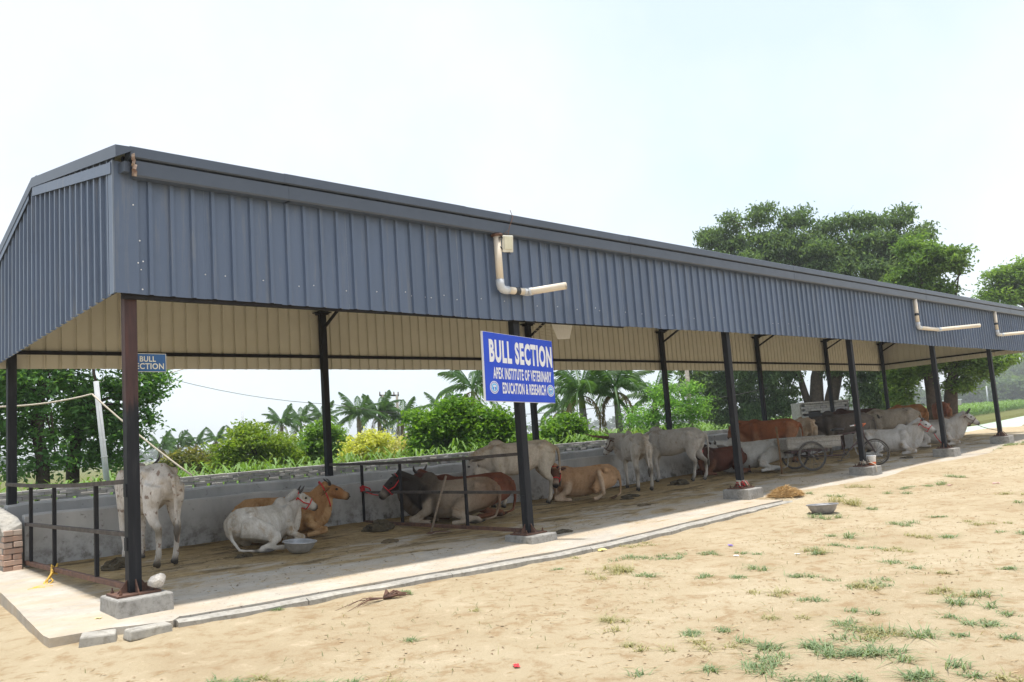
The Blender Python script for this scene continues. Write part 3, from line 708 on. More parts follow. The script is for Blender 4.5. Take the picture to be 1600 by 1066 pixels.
# ------------------------------------------------------------------ rails
def railing(x, zs_top, zs_mid, zs_bot, yv, label):
    e = empty('railing', (x, 2.2, zs_bot[1]), 0, label, 'railing', 'pen railings across the shed'); o = Vector((x, 2.2, zs_bot[1]))
    def part(n, a, b, wd, m):
        mb = MB(); mb.bar(Vector(a)-o, Vector(b)-o, wd); bevel(mb.build(n, m, e), .004, 1)
    mb = MB()
    L = 12; pts = []
    for i in range(L+1):
        t = i/L; y = .06+(5.60-.06)*t; z = zs_top[0]*(1-t)+zs_top[1]*t-.035*math.sin(math.pi*t)
        pts.append(Vector((x, y, z))-o)
    for i in range(L): mb.bar(pts[i], pts[i+1]+(pts[i+1]-pts[i])*.01, .048, .048)
    mb.build('top_rail', M['steel_dust'], e)
    part('mid_rail', (x, .06, zs_mid[0]), (x, 4.40, zs_mid[1]), .046, M['steel_dust'])
    part('bottom_rail', (x, .10, zs_bot[0]), (x, 4.40, zs_bot[1]), .055, M['rustbrown'])
    for y in yv:
        t = (y-.06)/5.54; zt = zs_top[0]*(1-t)+zs_top[1]*t-.035*math.sin(math.pi*t)-.024; t2 = y/4.4; zb = zs_bot[0]*(1-t2)+zs_bot[1]*t2
        part('upright', (x+.004, y, zb), (x+.004, y, zt), .044, M['steel'])
    return e
railing(-.07, (1.12, 1.11), (.58, .55), (.05, .02), (1.19, 2.95, 4.16), 'black pen railing from the corner post back to the brick pier')
railing(5.50, (1.02, .98), (.45, .44), (-.11, -.11), (1.40, 3.20, 4.45), 'black pen railing behind the sign post, hoe leaning on it')

# ------------------------------------------------------------------ feeding trough
tr = empty('feeding_trough', (0, 0, 0), 0, 'long grey plastered feeding trough along the back of the shed', 'trough')
def topw(x): return float(np.interp(x, [0, 3, 5.6, 10.4, 17.5, 33], [.68, .64, .62, .62, .70, .74]))
def topb(x): return float(np.interp(x, [0, 2.4, 5.5, 11.3, 18.6, 33], [.80, .79, .75, .75, .85, .90]))
for nm, ya, yb, tf in (('front_wall', 4.45, 4.62, topw), ('back_wall', 5.50, 5.78, topb)):
    mb = MB(); xs_ = np.arange(-.08, 33.2, .3); vs = []; fs = []
    for xx in xs_:
        wb = .012*math.sin(xx*1.7)+.010*math.sin(xx*4.1)
        z = tf(xx)+.010*math.sin(xx*2.3)+.006*math.sin(xx*6.1)
        vs += [(xx, ya+wb*.5, -.5), (xx, ya+.012+wb, z-.03), (xx, ya+.045+wb, z), (xx, yb-.03, z), (xx, yb, z-.03), (xx, yb, -.5)]
    n = len(xs_)
    for i in range(n-1):
        for q in range(5): fs.append((i*6+q, i*6+q+1, (i+1)*6+q+1, (i+1)*6+q))
    fs += [(5, 4, 3, 2, 1, 0), tuple((n-1)*6+q for q in range(6))]
    mb.add(vs, fs); mb.build(nm, M['plaster'], tr, True).data.polygons.foreach_set('use_smooth', [False]*len(fs))
mb = MB(); mb.box((16.5, 5.06, .05), (33.2, .9, .5)); mb.build('trough_bed', M['plaster'], tr)
# brick pier closing its end
pier = empty('brick_pier', (-.2, 5.05, -.15), 0, 'stub wall of red bricks with cement cap at the trough end', 'brick wall')
proto = []
def brickmesh(d, mat, nm='brick'):
    mb = MB(); mb.box((0, 0, 0), d, taper=.985)
    me = mb.mesh(nm, mat); bm = bmesh.new(); bm.from_mesh(me); bmesh.ops.bevel(bm, geom=bm.edges[:], offset=.006, segments=1, affect='EDGES'); bm.to_mesh(me); bm.free(); return me
bA = brickmesh((.11, .228, .070), M['redbrick']); bB = brickmesh((.228, .11, .070), M['redbrick'])
rg = random.Random(11)
for c in range(9):
    z = -.115+.082*c-(-.15)
    if c % 2 == 0:
        lay = [(bB, (-.05, -.70, z))]+[(bA, (-.115, -.53+.24*k, z)) for k in range(5)]
    else:
        lay = [(bA, (-.115, -.645, z)), (bA, (.005, -.645, z))]+[(bA, (-.115, -.405+.24*k, z)) for k in range(5)]
    for me, l in lay:
        if c == 8 and l[1] < -.3: continue
        o = link('brick', me, pier); o.location = (l[0]+rg.uniform(-.009, .009), l[1]+rg.uniform(-.009, .009), l[2]+rg.uniform(-.004, .004)); o.rotation_euler = (rg.uniform(-.03, .03), rg.uniform(-.03, .03), rg.uniform(-.05, .05))
mb = MB(); mb.box((-.045, .0, .29), (.238, 1.375, .60)); mb.build('mortar_core', M['mortar'], pier)
mb = MB(); mb.add([(-.18, -.72, .62), (.06, -.72, .72), (.06, .70, .93), (-.18, .70, .90), (-.18, -.45, .78), (.06, -.45, .80), (-.17, -.74, .575), (.06, -.74, .575), (.06, .71, .56), (-.17, .71, .56)],
                  [(0, 1, 5, 4), (4, 5, 2, 3), (6, 7, 1, 0), (7, 8, 2, 5, 1), (8, 9, 3, 2), (9, 6, 0, 4, 3), (9, 8, 7, 6)]); mb.build('cement_cap', M['conc_pale'], pier)

# ------------------------------------------------------------------ boundary wall of loose-laid grey bricks
bw = empty('boundary_wall', (0, 6.3, -.35), 0, 'low wall of grey bricks with a row of gaps behind the trough', 'wall')
gb = [brickmesh((.205+.004*i, .11, .0495), M['greybrick']) for i in range(3)]
rg = random.Random(2); cand = []
CH = .053; ztop = .975+.35
for row in range(18):
    z = ztop-.026-CH*row
    if row == 3: step, off = .285, .1
    else: step, off = .213, (.105 if row % 2 else 0)
    xx = -.05+off
    while xx < 33:
        cand.append((xx, z, row)); xx += step
vis = [c for c in cand if c[2] < 4]
vis.sort(key=lambda c: math.hypot(c[0]-CAM[0], 15)+(.0 if c[2] < 4 else .8))
chosen = set(vis[:299])
big = MB()
for c in cand:
    d = (rg.uniform(-.008, .008), rg.uniform(-.012, .012), rg.uniform(-.003, .003)); rz = rg.uniform(-.03, .03)
    if c in chosen:
        o = link('brick', gb[rg.randrange(3)], bw); o.location = (c[0]+d[0], d[1], c[1]+d[2]); o.rotation_euler = (0, rg.uniform(-.012, .012), rz)
    else: big.box((c[0]+d[0], d[1], c[1]+d[2]), (.207, .11, .0495), (0, 0, rz))
o = big.build('bricks_beyond', M['greybrick'], bw); o['kind'] = 'stuff'

# ------------------------------------------------------------------ cattle
def V3(*a): return Vector(a)
def hexc(c): return np.array(c, float)
def build_cow(name, loc, hd, pose, label, coat, dark=None, light=None, headc=None, mat='coat', scale=1.0, poll=None, hyaw=0.0, hpitch=-35.0,
              horns=(.10, 'up'), halter=None, side=-1, hump=1.0, fat=1.0, legs=(0, 0, 0, 0), foreleg=0, seed=0, hipc=None, tailside=0.0, hornmat='horn', kneeup=False, cat='cow', dirty=.5):
    """local axes: +X forward, +Z up, origin on the floor under the trunk"""
    rg = random.Random(seed)
    coat = hexc(coat); dark = hexc(dark) if dark is not None else coat*.75; light = hexc(light) if light is not None else coat*1.1
    headc = hexc(headc) if headc is not None else dark; hipc = hexc(hipc) if hipc is not None else coat
    mb = MB(); prim = []      # prim: (points, radii, tag)
    def tube(pts, rad, tg, n=14, up=None):
        mb.tube(pts, rad, n, up=up)
        for i in range(len(pts)-1):
            for t in np.linspace(0, 1, 5):
                p = Vector(pts[i]).lerp(Vector(pts[i+1]), t)
                ra = rad[i] if hasattr(rad[i], '__len__') else (rad[i], rad[i]); rb = rad[i+1] if hasattr(rad[i+1], '__len__') else (rad[i+1], rad[i+1])
                prim.append((*p, (sum(ra)*(1-t)+sum(rb)*t)/2, tg, (i+t)/(len(pts)-1)))
    def ball(c, r, tg):
        mb.ball(c, r, 12); prim.append((*c, sum(r)/3, tg, 0))
    lie = pose == 'lie'
    dz = -.54 if lie else 0.0
    roll = side*.10 if lie else 0
    # trunk : (x, z, half width, half height)
    tk = [(-.80, 1.06, .05, .07), (-.76, 1.05, .11, .15), (-.68, 1.03, .17, .22), (-.52, 1.02, .205, .245), (-.34, .985, .215*fat, .265), (-.12, .945, .25*fat, .305), (.10, .925, .265*fat, .325),
          (.28, .935, .235, .325), (.44, .955, .19, .315), (.58, .965, .135, .27), (.68, .95, .085, .20), (.74, .93, .04, .10)]
    if lie: tk = [(a, b+dz-.0, c*1.10, d*.98) for a, b, c, d in tk]
    tube([V3(a, side*(-.03) if lie else 0, b) for a, b, c, d in tk], [(d, c) for a, b, c, d in tk], 'body', 18, up=(0, 0, 1))
    # spine ridge, hips, pins
    tube([V3(.35, 0, 1.215+dz), V3(0, 0, 1.222+dz), V3(-.4, 0, 1.245+dz), V3(-.6, 0, 1.235+dz), V3(-.78, 0, 1.13+dz)], [.05, .04, .045, .05, .04], 'body', 10)
    for s in (-1, 1):
        ball(V3(-.46, s*.185, 1.165+dz), (.07, .06, .06), 'body'); ball(V3(-.76, s*.085, 1.07+dz), (.05, .05, .06), 'body')
        ball(V3(.45, s*.13, 1.0+dz), (.13, .09, .24), 'body')
    if hump > 0: ball(V3(.42, 0, 1.235+dz), (.17, .075, .13*hump), 'hump'); ball(V3(.36, 0, 1.20+dz), (.22, .085, .09), 'hump')
    # neck, head
    P = Vector(poll) if poll else (V3(1.02, 0, 1.30) if not lie else V3(.92, 0, .98))
    hy, hp = R(hyaw), R(hpitch); D = V3(math.cos(hp)*math.cos(hy), math.cos(hp)*math.sin(hy), math.sin(hp))
    sdv = V3(-math.sin(hy), math.cos(hy), 0); U = D.cross(sdv)*-1
    if U.z < 0 and abs(hpitch) < 80: U = -U
    nb = V3(.50, 0, 1.03+dz); ne = P - D*.02 - U*.06
    mid = nb.lerp(ne, .5)+V3(.02, 0, .0)
    up0 = (0, 0, 1)
    tube([nb, nb.lerp(mid, .5), mid, mid.lerp(ne, .5), ne, ne+D*.10-U*.02], [(.25, .135), (.225, .12), (.195, .105), (.17, .095), (.14, .09), (.09, .08)], 'neck', 14, up=up0)
    th = P+D*.12-U*.17; br = V3(.66, 0, .66+dz if not lie else .20)
    ml = th.lerp(br, .5)+V3(.0, 0, -.055)
    tube([th, th.lerp(ml, .5)+V3(0, 0, -.01), ml, ml.lerp(br, .6), br, V3(.5, 0, br.z+.03)], [(.04, .034), (.10, .03), (.135, .028), (.145, .03), (.12, .045), (.06, .045)], 'dewlap', 10, up=up0)
    hs = [(-.04, .06, .075), (0, .105, .100), (.085, .132, .118), (.165, .128, .116), (.25, .104, .090), (.335, .084, .074), (.40, .080, .076), (.445, .060, .062)]
    Hc = [P+D*a-U*(.075-.012*(a > .2)+(.02 if a > .3 else 0)) for a, b, c in hs]
    tube(Hc, [(b*.92, c) for a, b, c in hs], 'head', 14, up=tuple(U))
    tube([P+D*.10-U*.15, P+D*.26-U*.145, P+D*.42-U*.125], [.05, .042, .03], 'head', 8)
    ball(P+D*.405-U*.105, (.062, .066, .056), 'head')
    for s in (-1, 1): ball(P+D*.135+sdv*s*.085-U*.03, (.035, .035, .03), 'head')
    # legs
    if not lie:
        for k, s in enumerate((-1, 1)):
            o = legs[k]; x = .43
            tube([V3(x-.02, s*.125, .93), V3(x-.03, s*.14, .72), V3(x+.02+o*.45, s*.14, .57), V3(x+.03+o*.8, s*.135, .42), V3(x+.02+o*.9, s*.13, .36), V3(x+o, s*.13, .20), V3(x+.0+o, s*.13, .13), V3(x+.03+o, s*.13, .07), V3(x+.055+o, s*.13, .0)],
                 [(.10, .15), (.075, .10), (.05, .06), (.050, .052), (.043, .043), (.033, .034), (.042, .042), (.038, .04), (.055, .06)], 'leg', 10)
            o = legs[2+k]
            tube([V3(-.60, s*.125, 1.02), V3(-.56, s*.145, .84), V3(-.53+o*.2, s*.155, .69), V3(-.60+o*.5, s*.15, .55), V3(-.695+o*.8, s*.14, .46), V3(-.69+o*.85, s*.138, .40), V3(-.665+o, s*.135, .22), V3(-.655+o, s*.135, .13), V3(-.62+o, s*.135, .07), V3(-.59+o, s*.135, 0)],
                 [(.12, .20), (.105, .19), (.08, .135), (.056, .078), (.046, .058), (.042, .046), (.034, .036), (.043, .044), (.04, .04), (.055, .06)], 'leg', 10)
    else:
        s = side
        # upper hind leg lies folded out to the near side
        tube([V3(-.62, s*.10, .42), V3(-.45, s*.26, .40), V3(-.25, s*.36, .30), V3(-.10, s*.40, .20)], [(.17, .15), (.19, .13), (.15, .11), (.09, .09)], 'thigh', 12)
        if kneeup:
            tube([V3(-.30, s*.34, .48), V3(-.24, s*.42, .66)], [.13, .06], 'thigh', 10)
            tube([V3(-.24, s*.42, .66), V3(-.28, s*.47, .40), V3(-.30, s*.50, .14), V3(-.14, s*.52, .05), V3(-.05, s*.53, .04)], [.06, .055, .05, .045, .05], 'leg', 10)
        else:
            tube([V3(-.10, s*.40, .20), V3(-.32, s*.46, .11), V3(-.55, s*.47, .075)], [.085, .055, .05], 'leg', 10)
            tube([V3(-.55, s*.47, .075), V3(-.38, s*.52, .055), V3(-.22, s*.54, .05), V3(-.10, s*.55, .035)], [.05, .036, .042, .05], 'leg', 10)
        tube([V3(-.60, -s*.10, .38), V3(-.42, -s*.24, .32), V3(-.15, -s*.30, .16), V3(-.05, -s*.30, .10)], [(.15, .14), (.17, .11), (.11, .08), (.06, .06)], 'thigh', 12)
        # forelegs folded at the knee
        for q in (-1, 1):
            if foreleg == q:
                tube([V3(.42, q*.15, .36), V3(.46, q*.18, .20), V3(.70, q*.20, .11), V3(.92, q*.20, .08), V3(1.10, q*.2, .05), V3(1.18, q*.2, .035)], [.11, .085, .058, .042, .045, .05], 'leg', 10)
            else:
                tube([V3(.40, q*.15, .38), V3(.44, q*.19, .22), V3(.62, q*.21, .12), V3(.74, q*.21, .095)], [.12, .085, .06, .055], 'leg', 10)
                tube([V3(.74, q*.21, .09), V3(.60, q*.235, .055), V3(.46, q*.245, .05), V3(.36, q*.25, .04)], [.055, .038, .042, .048], 'leg', 10)
    # tail
    t0 = V3(-.79, 0, 1.13+dz)
    if not lie:
        tp = [t0, V3(-.87, 0, 1.08), V3(-.895, tailside*.3, .90), V3(-.885, tailside*.7, .66), V3(-.87, tailside, .50)]
        tube(tp, [.045, .036, .028, .024, .022], 'tail', 8); tube([tp[-1], V3(-.865, tailside, .42), V3(-.86, tailside, .28)], [.028, .042, .016], 'tuft', 8)
    else:
        tp = [t0-V3(0, 0, .02), V3(-.825, side*.03, .46), V3(-.82, side*.09, .26), V3(-.76, side*.20, .08), V3(-.60, side*.40, .05)]
        tube(tp, [.045, .038, .03, .026, .024], 'tail', 8); tube([tp[-1], V3(-.50, side*.56, .04), V3(-.38, side*.60, .035)], [.03, .034, .014], 'tuft', 8)
    me = mb.mesh('body', M[mat]); tmp = bpy.data.objects.new('tmp', me); COL.objects.link(tmp)
    rm = tmp.modifiers.new('r', 'REMESH'); rm.mode = 'VOXEL'; rm.voxel_size = .0185 if loc[0] < 13 else .026
    sm = tmp.modifiers.new('s', 'SMOOTH'); sm.iterations = 3 if loc[0] < 13 else 2; sm.factor = .5
    dg = bpy.context.evaluated_depsgraph_get(); out = bpy.data.meshes.new_from_object(tmp.evaluated_get(dg))
    bpy.data.objects.remove(tmp); bpy.data.meshes.remove(me)
    n = len(out.vertices); co = np.zeros(n*3, np.float32); out.vertices.foreach_get('co', co); co = co.reshape(-1, 3)
    # skin relief: ribs, hollows before the hips, folds
    nr = np.zeros(n*3, np.float32); out.vertices.foreach_get('normal', nr); nr = nr.reshape(-1, 3)
    x, y, z = co.T; zt = z-dz
    ribw = np.exp(-((x-.05)/.27)**4)*np.clip((np.abs(y)-.08)/.1, 0, 1)*np.clip((zt-.70)/.1, 0, 1)*np.clip((1.2-zt)/.1, 0, 1)
    disp = .0045*(1.25-fat*.5)*ribw*np.sin((x+.22*(zt-.9))*2*math.pi/.085)
    disp -= .030*np.exp(-(((x+.30)/.09)**2+((zt-1.10)/.085)**2))*np.clip((np.abs(y)-.06)/.08, 0, 1)
    disp -= .018*np.exp(-(((x+.64)/.07)**2+((zt-1.12)/.07)**2))*np.clip((np.abs(y)-.05)/.06, 0, 1)
    disp += .006*(fbm(x*9+seed*3, (y+z)*9, 3, seed)-.45)
    co = co+nr*disp[:, None]
    if lie: co[:, 2] = np.maximum(co[:, 2], .004)
    out.vertices.foreach_set('co', co.astype(np.float32).ravel())
    pr = np.array([p[:4]+(0, p[5]) for p in prim], float); tags = np.array([p[4] for p in prim])
    col = np.zeros((n, 3))
    for a in range(0, n, 4000):
        c = co[a:a+4000]; d = np.linalg.norm(c[:, None, :]-pr[None, :, :3], axis=2)/pr[None, :, 3]
        k = d.argmin(1); tg = tags[k]; t = pr[k, 5]
        zz = c[:, 2]-dz; cc = np.tile(coat, (len(c), 1))
        fk = .95 if dark.sum() < coat.sum()*.2 else .55; fr = np.clip((c[:, 0]-.05)/.38, 0, 1)[:, None]; cc = cc*(1-fr*fk)+dark*fr*fk           # darker shoulder
        rr = np.clip((-.35-c[:, 0])/.3, 0, 1)[:, None]; cc = cc*(1-rr)+hipc*rr
        bl = np.clip((.78-zz)/.22, 0, 1)[:, None]; cc = cc*(1-bl*.6)+light*bl*.6
        q = tg == 'hump'; cc[q] = dark*.75+coat*.25
        nm = .93 if fk > .9 else .6; q = tg == 'neck'; cc[q] = dark*nm+coat*(1-nm)
        q = tg == 'dewlap'; cc[q] = coat*.55+light*.45 if fk < .9 else dark*.7+coat*.3
        q = tg == 'leg'
        if q.any():
            lt = t[q][:, None]; base = coat*.4+light*.6; cc[q] = base
            if not lie:
                hf = (c[q, 2] < .065); w_ = cc[q]; w_[hf] = (.03, .026, .024)
                kn = np.exp(-((c[q, 2]-.42)/.09)**2)[:, None]*(c[q, 0] < 0)[:, None]*dirty; w_ = w_*(1-kn)+np.array((.12, .095, .055))*kn; cc[q] = w_
            else:
                hf = t[q] > .9; w_ = cc[q]; cc[q] = w_
        q = tg == 'head'
        if q.any():
            hx = (c[q]-np.array(P)) @ np.array(D); w_ = np.tile(headc, (q.sum(), 1)); m_ = np.clip((hx-.29)/.06, 0, 1)[:, None]
            w_ = w_*(1-m_)+(headc*.5+light*.5)*m_; m2 = np.clip((hx-.385)/.03, 0, 1)[:, None]; w_ = w_*(1-m2)+np.array((.022, .02, .021))*m2; cc[q] = w_
        q = tg == 'tuft'; cc[q] = dark*.25
        cc = cc*(1+.18*(fbm(c[:, 0]*5+seed, c[:, 2]*5+c[:, 1]*4, 4, seed+3)-.47))[:, None]
        dn = np.clip(fbm(c[:, 0]*4+seed*2, c[:, 2]*4-c[:, 1]*3, 4, seed+11)-.50, 0, .2)/.2*np.clip((.55-c[:, 2])/.35, 0, 1)*dirty
        rump = np.clip((-.55-c[:, 0])/.15, 0, 1)*np.clip(fbm(c[:, 1]*9+seed, c[:, 2]*3, 4, seed+23)-.42, 0, .2)/.2*.6*dirty
        dn = np.maximum(dn, rump)[:, None]; cc = cc*(1-dn*.8)+np.array((.13, .10, .055))*dn*.8
        col[a:a+4000] = np.clip(cc, .005, 1)
    ne_ = len(out.edges); ed = np.zeros(ne_*2, np.int32); out.edges.foreach_get('vertices', ed); ed = ed.reshape(-1, 2); cnt = np.bincount(ed.ravel(), minlength=n)[:, None]+1.0
    for _ in range(5):
        s_ = col.copy()
        for j in range(3): s_[:, j] += np.bincount(ed[:, 0], col[ed[:, 1], j], n)+np.bincount(ed[:, 1], col[ed[:, 0], j], n)
        col = s_/cnt
    at_ = out.color_attributes.new('tint', 'FLOAT_COLOR', 'POINT'); c4 = np.ones((n, 4), np.float32); c4[:, :3] = col; at_.data.foreach_set('color', c4.ravel())
    out.materials.clear(); out.materials.append(M[mat]); out.polygons.foreach_set('use_smooth', np.ones(len(out.polygons), bool)); out.name = 'body'
    root = empty(name, loc, R(hd), label, cat, 'cattle kept in the shed'); root.scale = (scale,)*3
    link('body', out, root)
    def attr_mesh(mb_, nm, c, m=None):
        o = mb_.build(nm, m or M[mat], root, True)
        if m is None:
            me_ = o.data; at2 = me_.color_attributes.new('tint', 'FLOAT_COLOR', 'POINT'); k = np.ones((len(me_.vertices), 4), np.float32); k[:, :3] = c; at2.data.foreach_set('color', k.ravel())
        return o
    for s in (-1, 1):
        e = MB(); e.ball(P+D*.15+sdv*s*.112-U*.028, (.026, .023, .020), 10); e.build('eye', M['eye'], root, True)
        e = MB(); a = P+D*.02+sdv*s*.085-U*.055; dr = (sdv*s*.72-U*.42-D*.55).normalized()
        e.tube([a, a+dr*.05, a+dr*.13-U*.012, a+dr*.20-U*.035, a+dr*.26-U*.065], [(.014, .026), (.016, .055), (.014, .066), (.011, .045), (.004, .006)], 10, up=tuple(-D))
        attr_mesh(e, 'ear', headc*.62+np.array((.03, .02, .018)))
        e = MB(); e.ball(P+D*.452+sdv*s*.034-U*.078, (.014, .013, .011), 8); e.build('nostril', M['eye'], root, True)
        L, st = horns
        if L > 0:
            e = MB(); b = P+sdv*s*.065+U*.015+D*.01
            if st == 'up': pts = [b, b+sdv*s*L*.35+U*L*.35, b+sdv*s*L*.5+U*L*.75, b+sdv*s*L*.45+U*L*1.05]
            elif st == 'out': pts = [b, b+sdv*s*L*.55+U*L*.15, b+sdv*s*L*.9+U*L*.45+D*L*.1, b+sdv*s*L*.95+U*L*.9+D*L*.2]
            else: pts = [b, b+sdv*s*L*.3+U*L*.3-D*L*.2, b+sdv*s*L*.35+U*L*.5-D*L*.5, b+sdv*s*L*.3+U*L*.6-D*L*.8]
            r0 = .030 if L < .3 else .042
            e.tube(pts, [r0, r0*.8, r0*.5, .006], 10); e.build('horn', M[hornmat], root, True)
    if halter:
        e = MB(); hm = M[halter]
        def ring(a, ru, rv, off, n=18, th=.011):
            c = P+D*a-U*off; e.tube([c+U*ru*math.sin(2*math.pi*k/n)+sdv*rv*math.cos(2*math.pi*k/n) for k in range(n+1)], th, 6)
        ring(.27, .108, .100, .085); c = P-U*.03-D*.03
        pts = []
        for k in range(19):
            a = 2*math.pi*k/18; pts.append(P+D*(.00-.02*math.sin(a))+U*(-.085+.115*math.sin(a))+sdv*.125*math.cos(a))
        e.tube(pts, .011, 6)
        for s in (-1, 1): e.tube([P+D*.01+sdv*s*.125-U*.09, P+D*.15+sdv*s*.128-U*.115, P+D*.27+sdv*s*.10-U*.085], .011, 6); e.ball(P+D*.02+sdv*s*.128-U*.10, (.022, .018, .022), 8)
        e.tube([P+D*.27-U*.19, P+D*.12-U*.21, P-U*.22], .009, 6); e.tube([P+D*.10-U*.2, P+D*.09-U*.28], .011, 6)
        e.build('halter', hm, root, True)
    return root, P, D
WHITE = (.60, .575, .54); GREY = (.33, .32, .31); TAN = (.42, .25, .12); RED = (.15, .050, .026); ORANGE = (.36, .16, .06); DK = (.055, .045, .042); PALE = (.58, .51, .43)
def place(x, y): return (x, y, float(zf(x, y))+.012)
COWS = {}
def cow(key, x, y, *a, **k):
    COWS[key] = build_cow(k.pop('name', 'cow'), place(x, y), *a, **k)
cow('spotted', 1.15, 3.20, 93, 'stand', 'white brown-spotted cow seen from behind, standing behind the corner post', (.62, .57, .52), (.54, .48, .43), (.68, .64, .60), mat='coat_spots', poll=(.90, -.32, 1.20), hyaw=-45, hpitch=-40, horns=(.24, 'up'), legs=(.02, -.05, .06, -.05), hump=.7, seed=1, tailside=-.03, dirty=.85, scale=1.06)
cow('whitelie', 2.74, 2.86, 20, 'lie', 'white lying cow in a red halter beside the feed bowl', WHITE, (.42, .40, .38), (.60, .55, .48), (.56, .54, .51), poll=(.83, -.05, .87), hyaw=-34, hpitch=-33, horns=(.13, 'up'), halter='redrope', side=-1, seed=2, hump=1.1, dirty=.6, scale=.87)
cow('tanlie', 3.42, 3.62, -16, 'lie', 'tan lying cow with a red neck rope between white cow and trough', TAN, (.33, .165, .07), (.50, .33, .18), (.30, .145, .06), poll=(.85, .06, .85), hyaw=2, hpitch=-22, horns=(.13, 'back'), side=-1, seed=3, hump=.6, dirty=.3, scale=.93)
cow('bull', 6.30, 2.72, 126, 'lie', 'dark-necked grey bull with red halter lying behind the railing', (.30, .235, .175), (.022, .018, .017), (.42, .35, .28), (.045, .036, .032), hipc=(.20, .13, .085), name='bull', cat='bull', poll=(1.00, .10, .86), hyaw=25, hpitch=-42, horns=(.05, 'out'), halter='redrope', side=1, seed=4, hump=1.5, fat=1.12, scale=1.04, dirty=.35)
cow('redlie', 6.98, 3.12, 143, 'lie', 'reddish brown cow lying behind the grey bull', RED, (.10, .034, .020), (.22, .10, .055), (.08, .03, .02), poll=(.86, -.05, .84), hyaw=120, hpitch=-25, horns=(.13, 'up'), side=1, seed=5, hump=.7, fat=1.1, scale=1.06, dirty=.35, hornmat='horn')
cow('palemid', 8.86, 3.72, 151, 'stand', 'pale buff cow standing with its head in the trough behind the sign post', PALE, (.43, .38, .33), (.52, .46, .38), (.40, .37, .34), poll=(.98, .04, 1.0), hpitch=-60, horns=(.12, 'up'), legs=(.05, -.10, -.04, .05), seed=6, hump=.9, hipc=(.45, .37, .28), dirty=.5, scale=1.04)
cow('tanface', 10.32, 3.22, 147, 'lie', 'tan lying cow facing out with dark face and red halter', (.44, .27, .15), (.36, .21, .12), (.56, .45, .35), (.11, .05, .032), poll=(.72, .34, .76), hyaw=80, hpitch=-50, horns=(.05, 'up'), halter='redrope', side=1, seed=7, hump=.6, fat=.85, kneeup=True, dirty=.4, scale=.98)
cow('longhorn', 12.55, 3.52, 54, 'stand', 'grey cow with long reddish horns standing with its back turned', (.50, .46, .42), (.42, .39, .36), (.58, .54, .49), (.5, .46, .42), poll=(.86, .36, 1.20), hyaw=50, hpitch=-58, horns=(.46, 'out'), hornmat='horn_red', halter='rustbrown', legs=(.03, -.02, -.05, .10), seed=8, hump=.9, fat=1.08, dirty=.65, tailside=-.05, scale=1.03)
cow('greyside', 14.28, 3.66, 104, 'stand', 'plain grey cow standing at the trough right of the long-horned cow', (.48, .455, .43), (.38, .36, .345), (.57, .53, .49), (.4, .38, .36), poll=(.96, .0, .98), hpitch=-62, horns=(.1, 'up'), legs=(.06, -.04, -.08, .12), seed=9, hump=1.0, dirty=.6, scale=1.04)
cow('darkbrown', 16.05, 3.42, 158, 'lie', 'dark brown cow with black head lying behind the third front post', (.105, .036, .022), (.022, .015, .013), (.17, .075, .04), (.015, .012, .012), poll=(.82, .15, .86), hyaw=60, hpitch=-45, horns=(.09, 'up'), halter='redrope', side=1, seed=10, hump=.6, scale=.98, dirty=.2)
cow('biggrey', 16.95, 3.02, 128, 'lie', 'pale grey cow lying left of the cart wheels', (.46, .45, .43), (.43, .42, .405), (.52, .50, .47), (.46, .44, .42), poll=(.90, .2, .72), hyaw=40, hpitch=-35, horns=(.1, 'up'), side=1, seed=11, hump=1.2, fat=1.1, scale=1.12, dirty=.2)
cow('rust', 19.25, 3.72, 124, 'stand', 'rust brown cow standing beyond the pale grey lying cow', (.27, .095, .038), (.21, .075, .032), (.38, .21, .12), (.20, .07, .03), poll=(1.05, .02, 1.22), hyaw=0, hpitch=-62, horns=(.08, 'up'), legs=(.0, .06, .03, -.04), seed=12, hump=.7, scale=1.02, dirty=.25)
cow('rearbuff', 20.95, 3.50, 40, 'stand', 'buff cow seen from behind next to the brick hut', (.42, .32, .23), (.36, .26, .18), (.52, .44, .36), poll=(1.0, .0, 1.15), hpitch=-45, seed=13, hump=.6, dirty=.6)
cow('darkgrey', 22.45, 2.95, 122, 'stand', 'dark grey bull with red halter standing behind the cart bed', (.125, .105, .09), (.048, .044, .044), (.19, .165, .14), (.075, .065, .06), name='bull', cat='bull', poll=(1.02, .05, 1.12), hyaw=12, hpitch=-38, horns=(.07, 'out'), halter='redrope', seed=14, hump=1.3, fat=1.05, scale=1.04, dirty=.2)
cow('umber', 25.35, 3.85, 112, 'stand', 'dark brown cow standing at the trough behind the dark grey bull', (.075, .036, .024), (.05, .025, .02), (.10, .06, .045), poll=(1.0, 0, 1.05), hpitch=-55, seed=15, hump=.9, scale=1.08, dirty=.1)
cow('patched', 25.15, 2.55, 126, 'stand', 'dirty white cow with black patches standing beyond the handlebar', (.33, .29, .24), (.28, .25, .21), (.36, .32, .28), mat='coat_patches', poll=(1.0, 0, .98), hpitch=-50, seed=16, hump=.6, scale=1.06, dirty=.6)
cow('orangerear', 28.4, 3.25, 62, 'stand', 'orange brown cow seen from behind beyond the patched cow', ORANGE, (.30, .13, .05), (.42, .30, .2), poll=(1.0, 0, 1.05), hpitch=-50, seed=17, hump=.6, scale=1.1, dirty=.2)
cow('whiteright', 22.55, 1.72, -70, 'lie', 'white lying cow in a red halter right of the white bucket', (.56, .54, .52), (.49, .475, .46), (.62, .59, .56), (.56, .55, .53), poll=(.96, .0, .90), hyaw=-8, hpitch=-38, horns=(.07, 'back'), halter='redrope', side=-1, seed=18, hump=1.2, scale=1.1, dirty=.3)
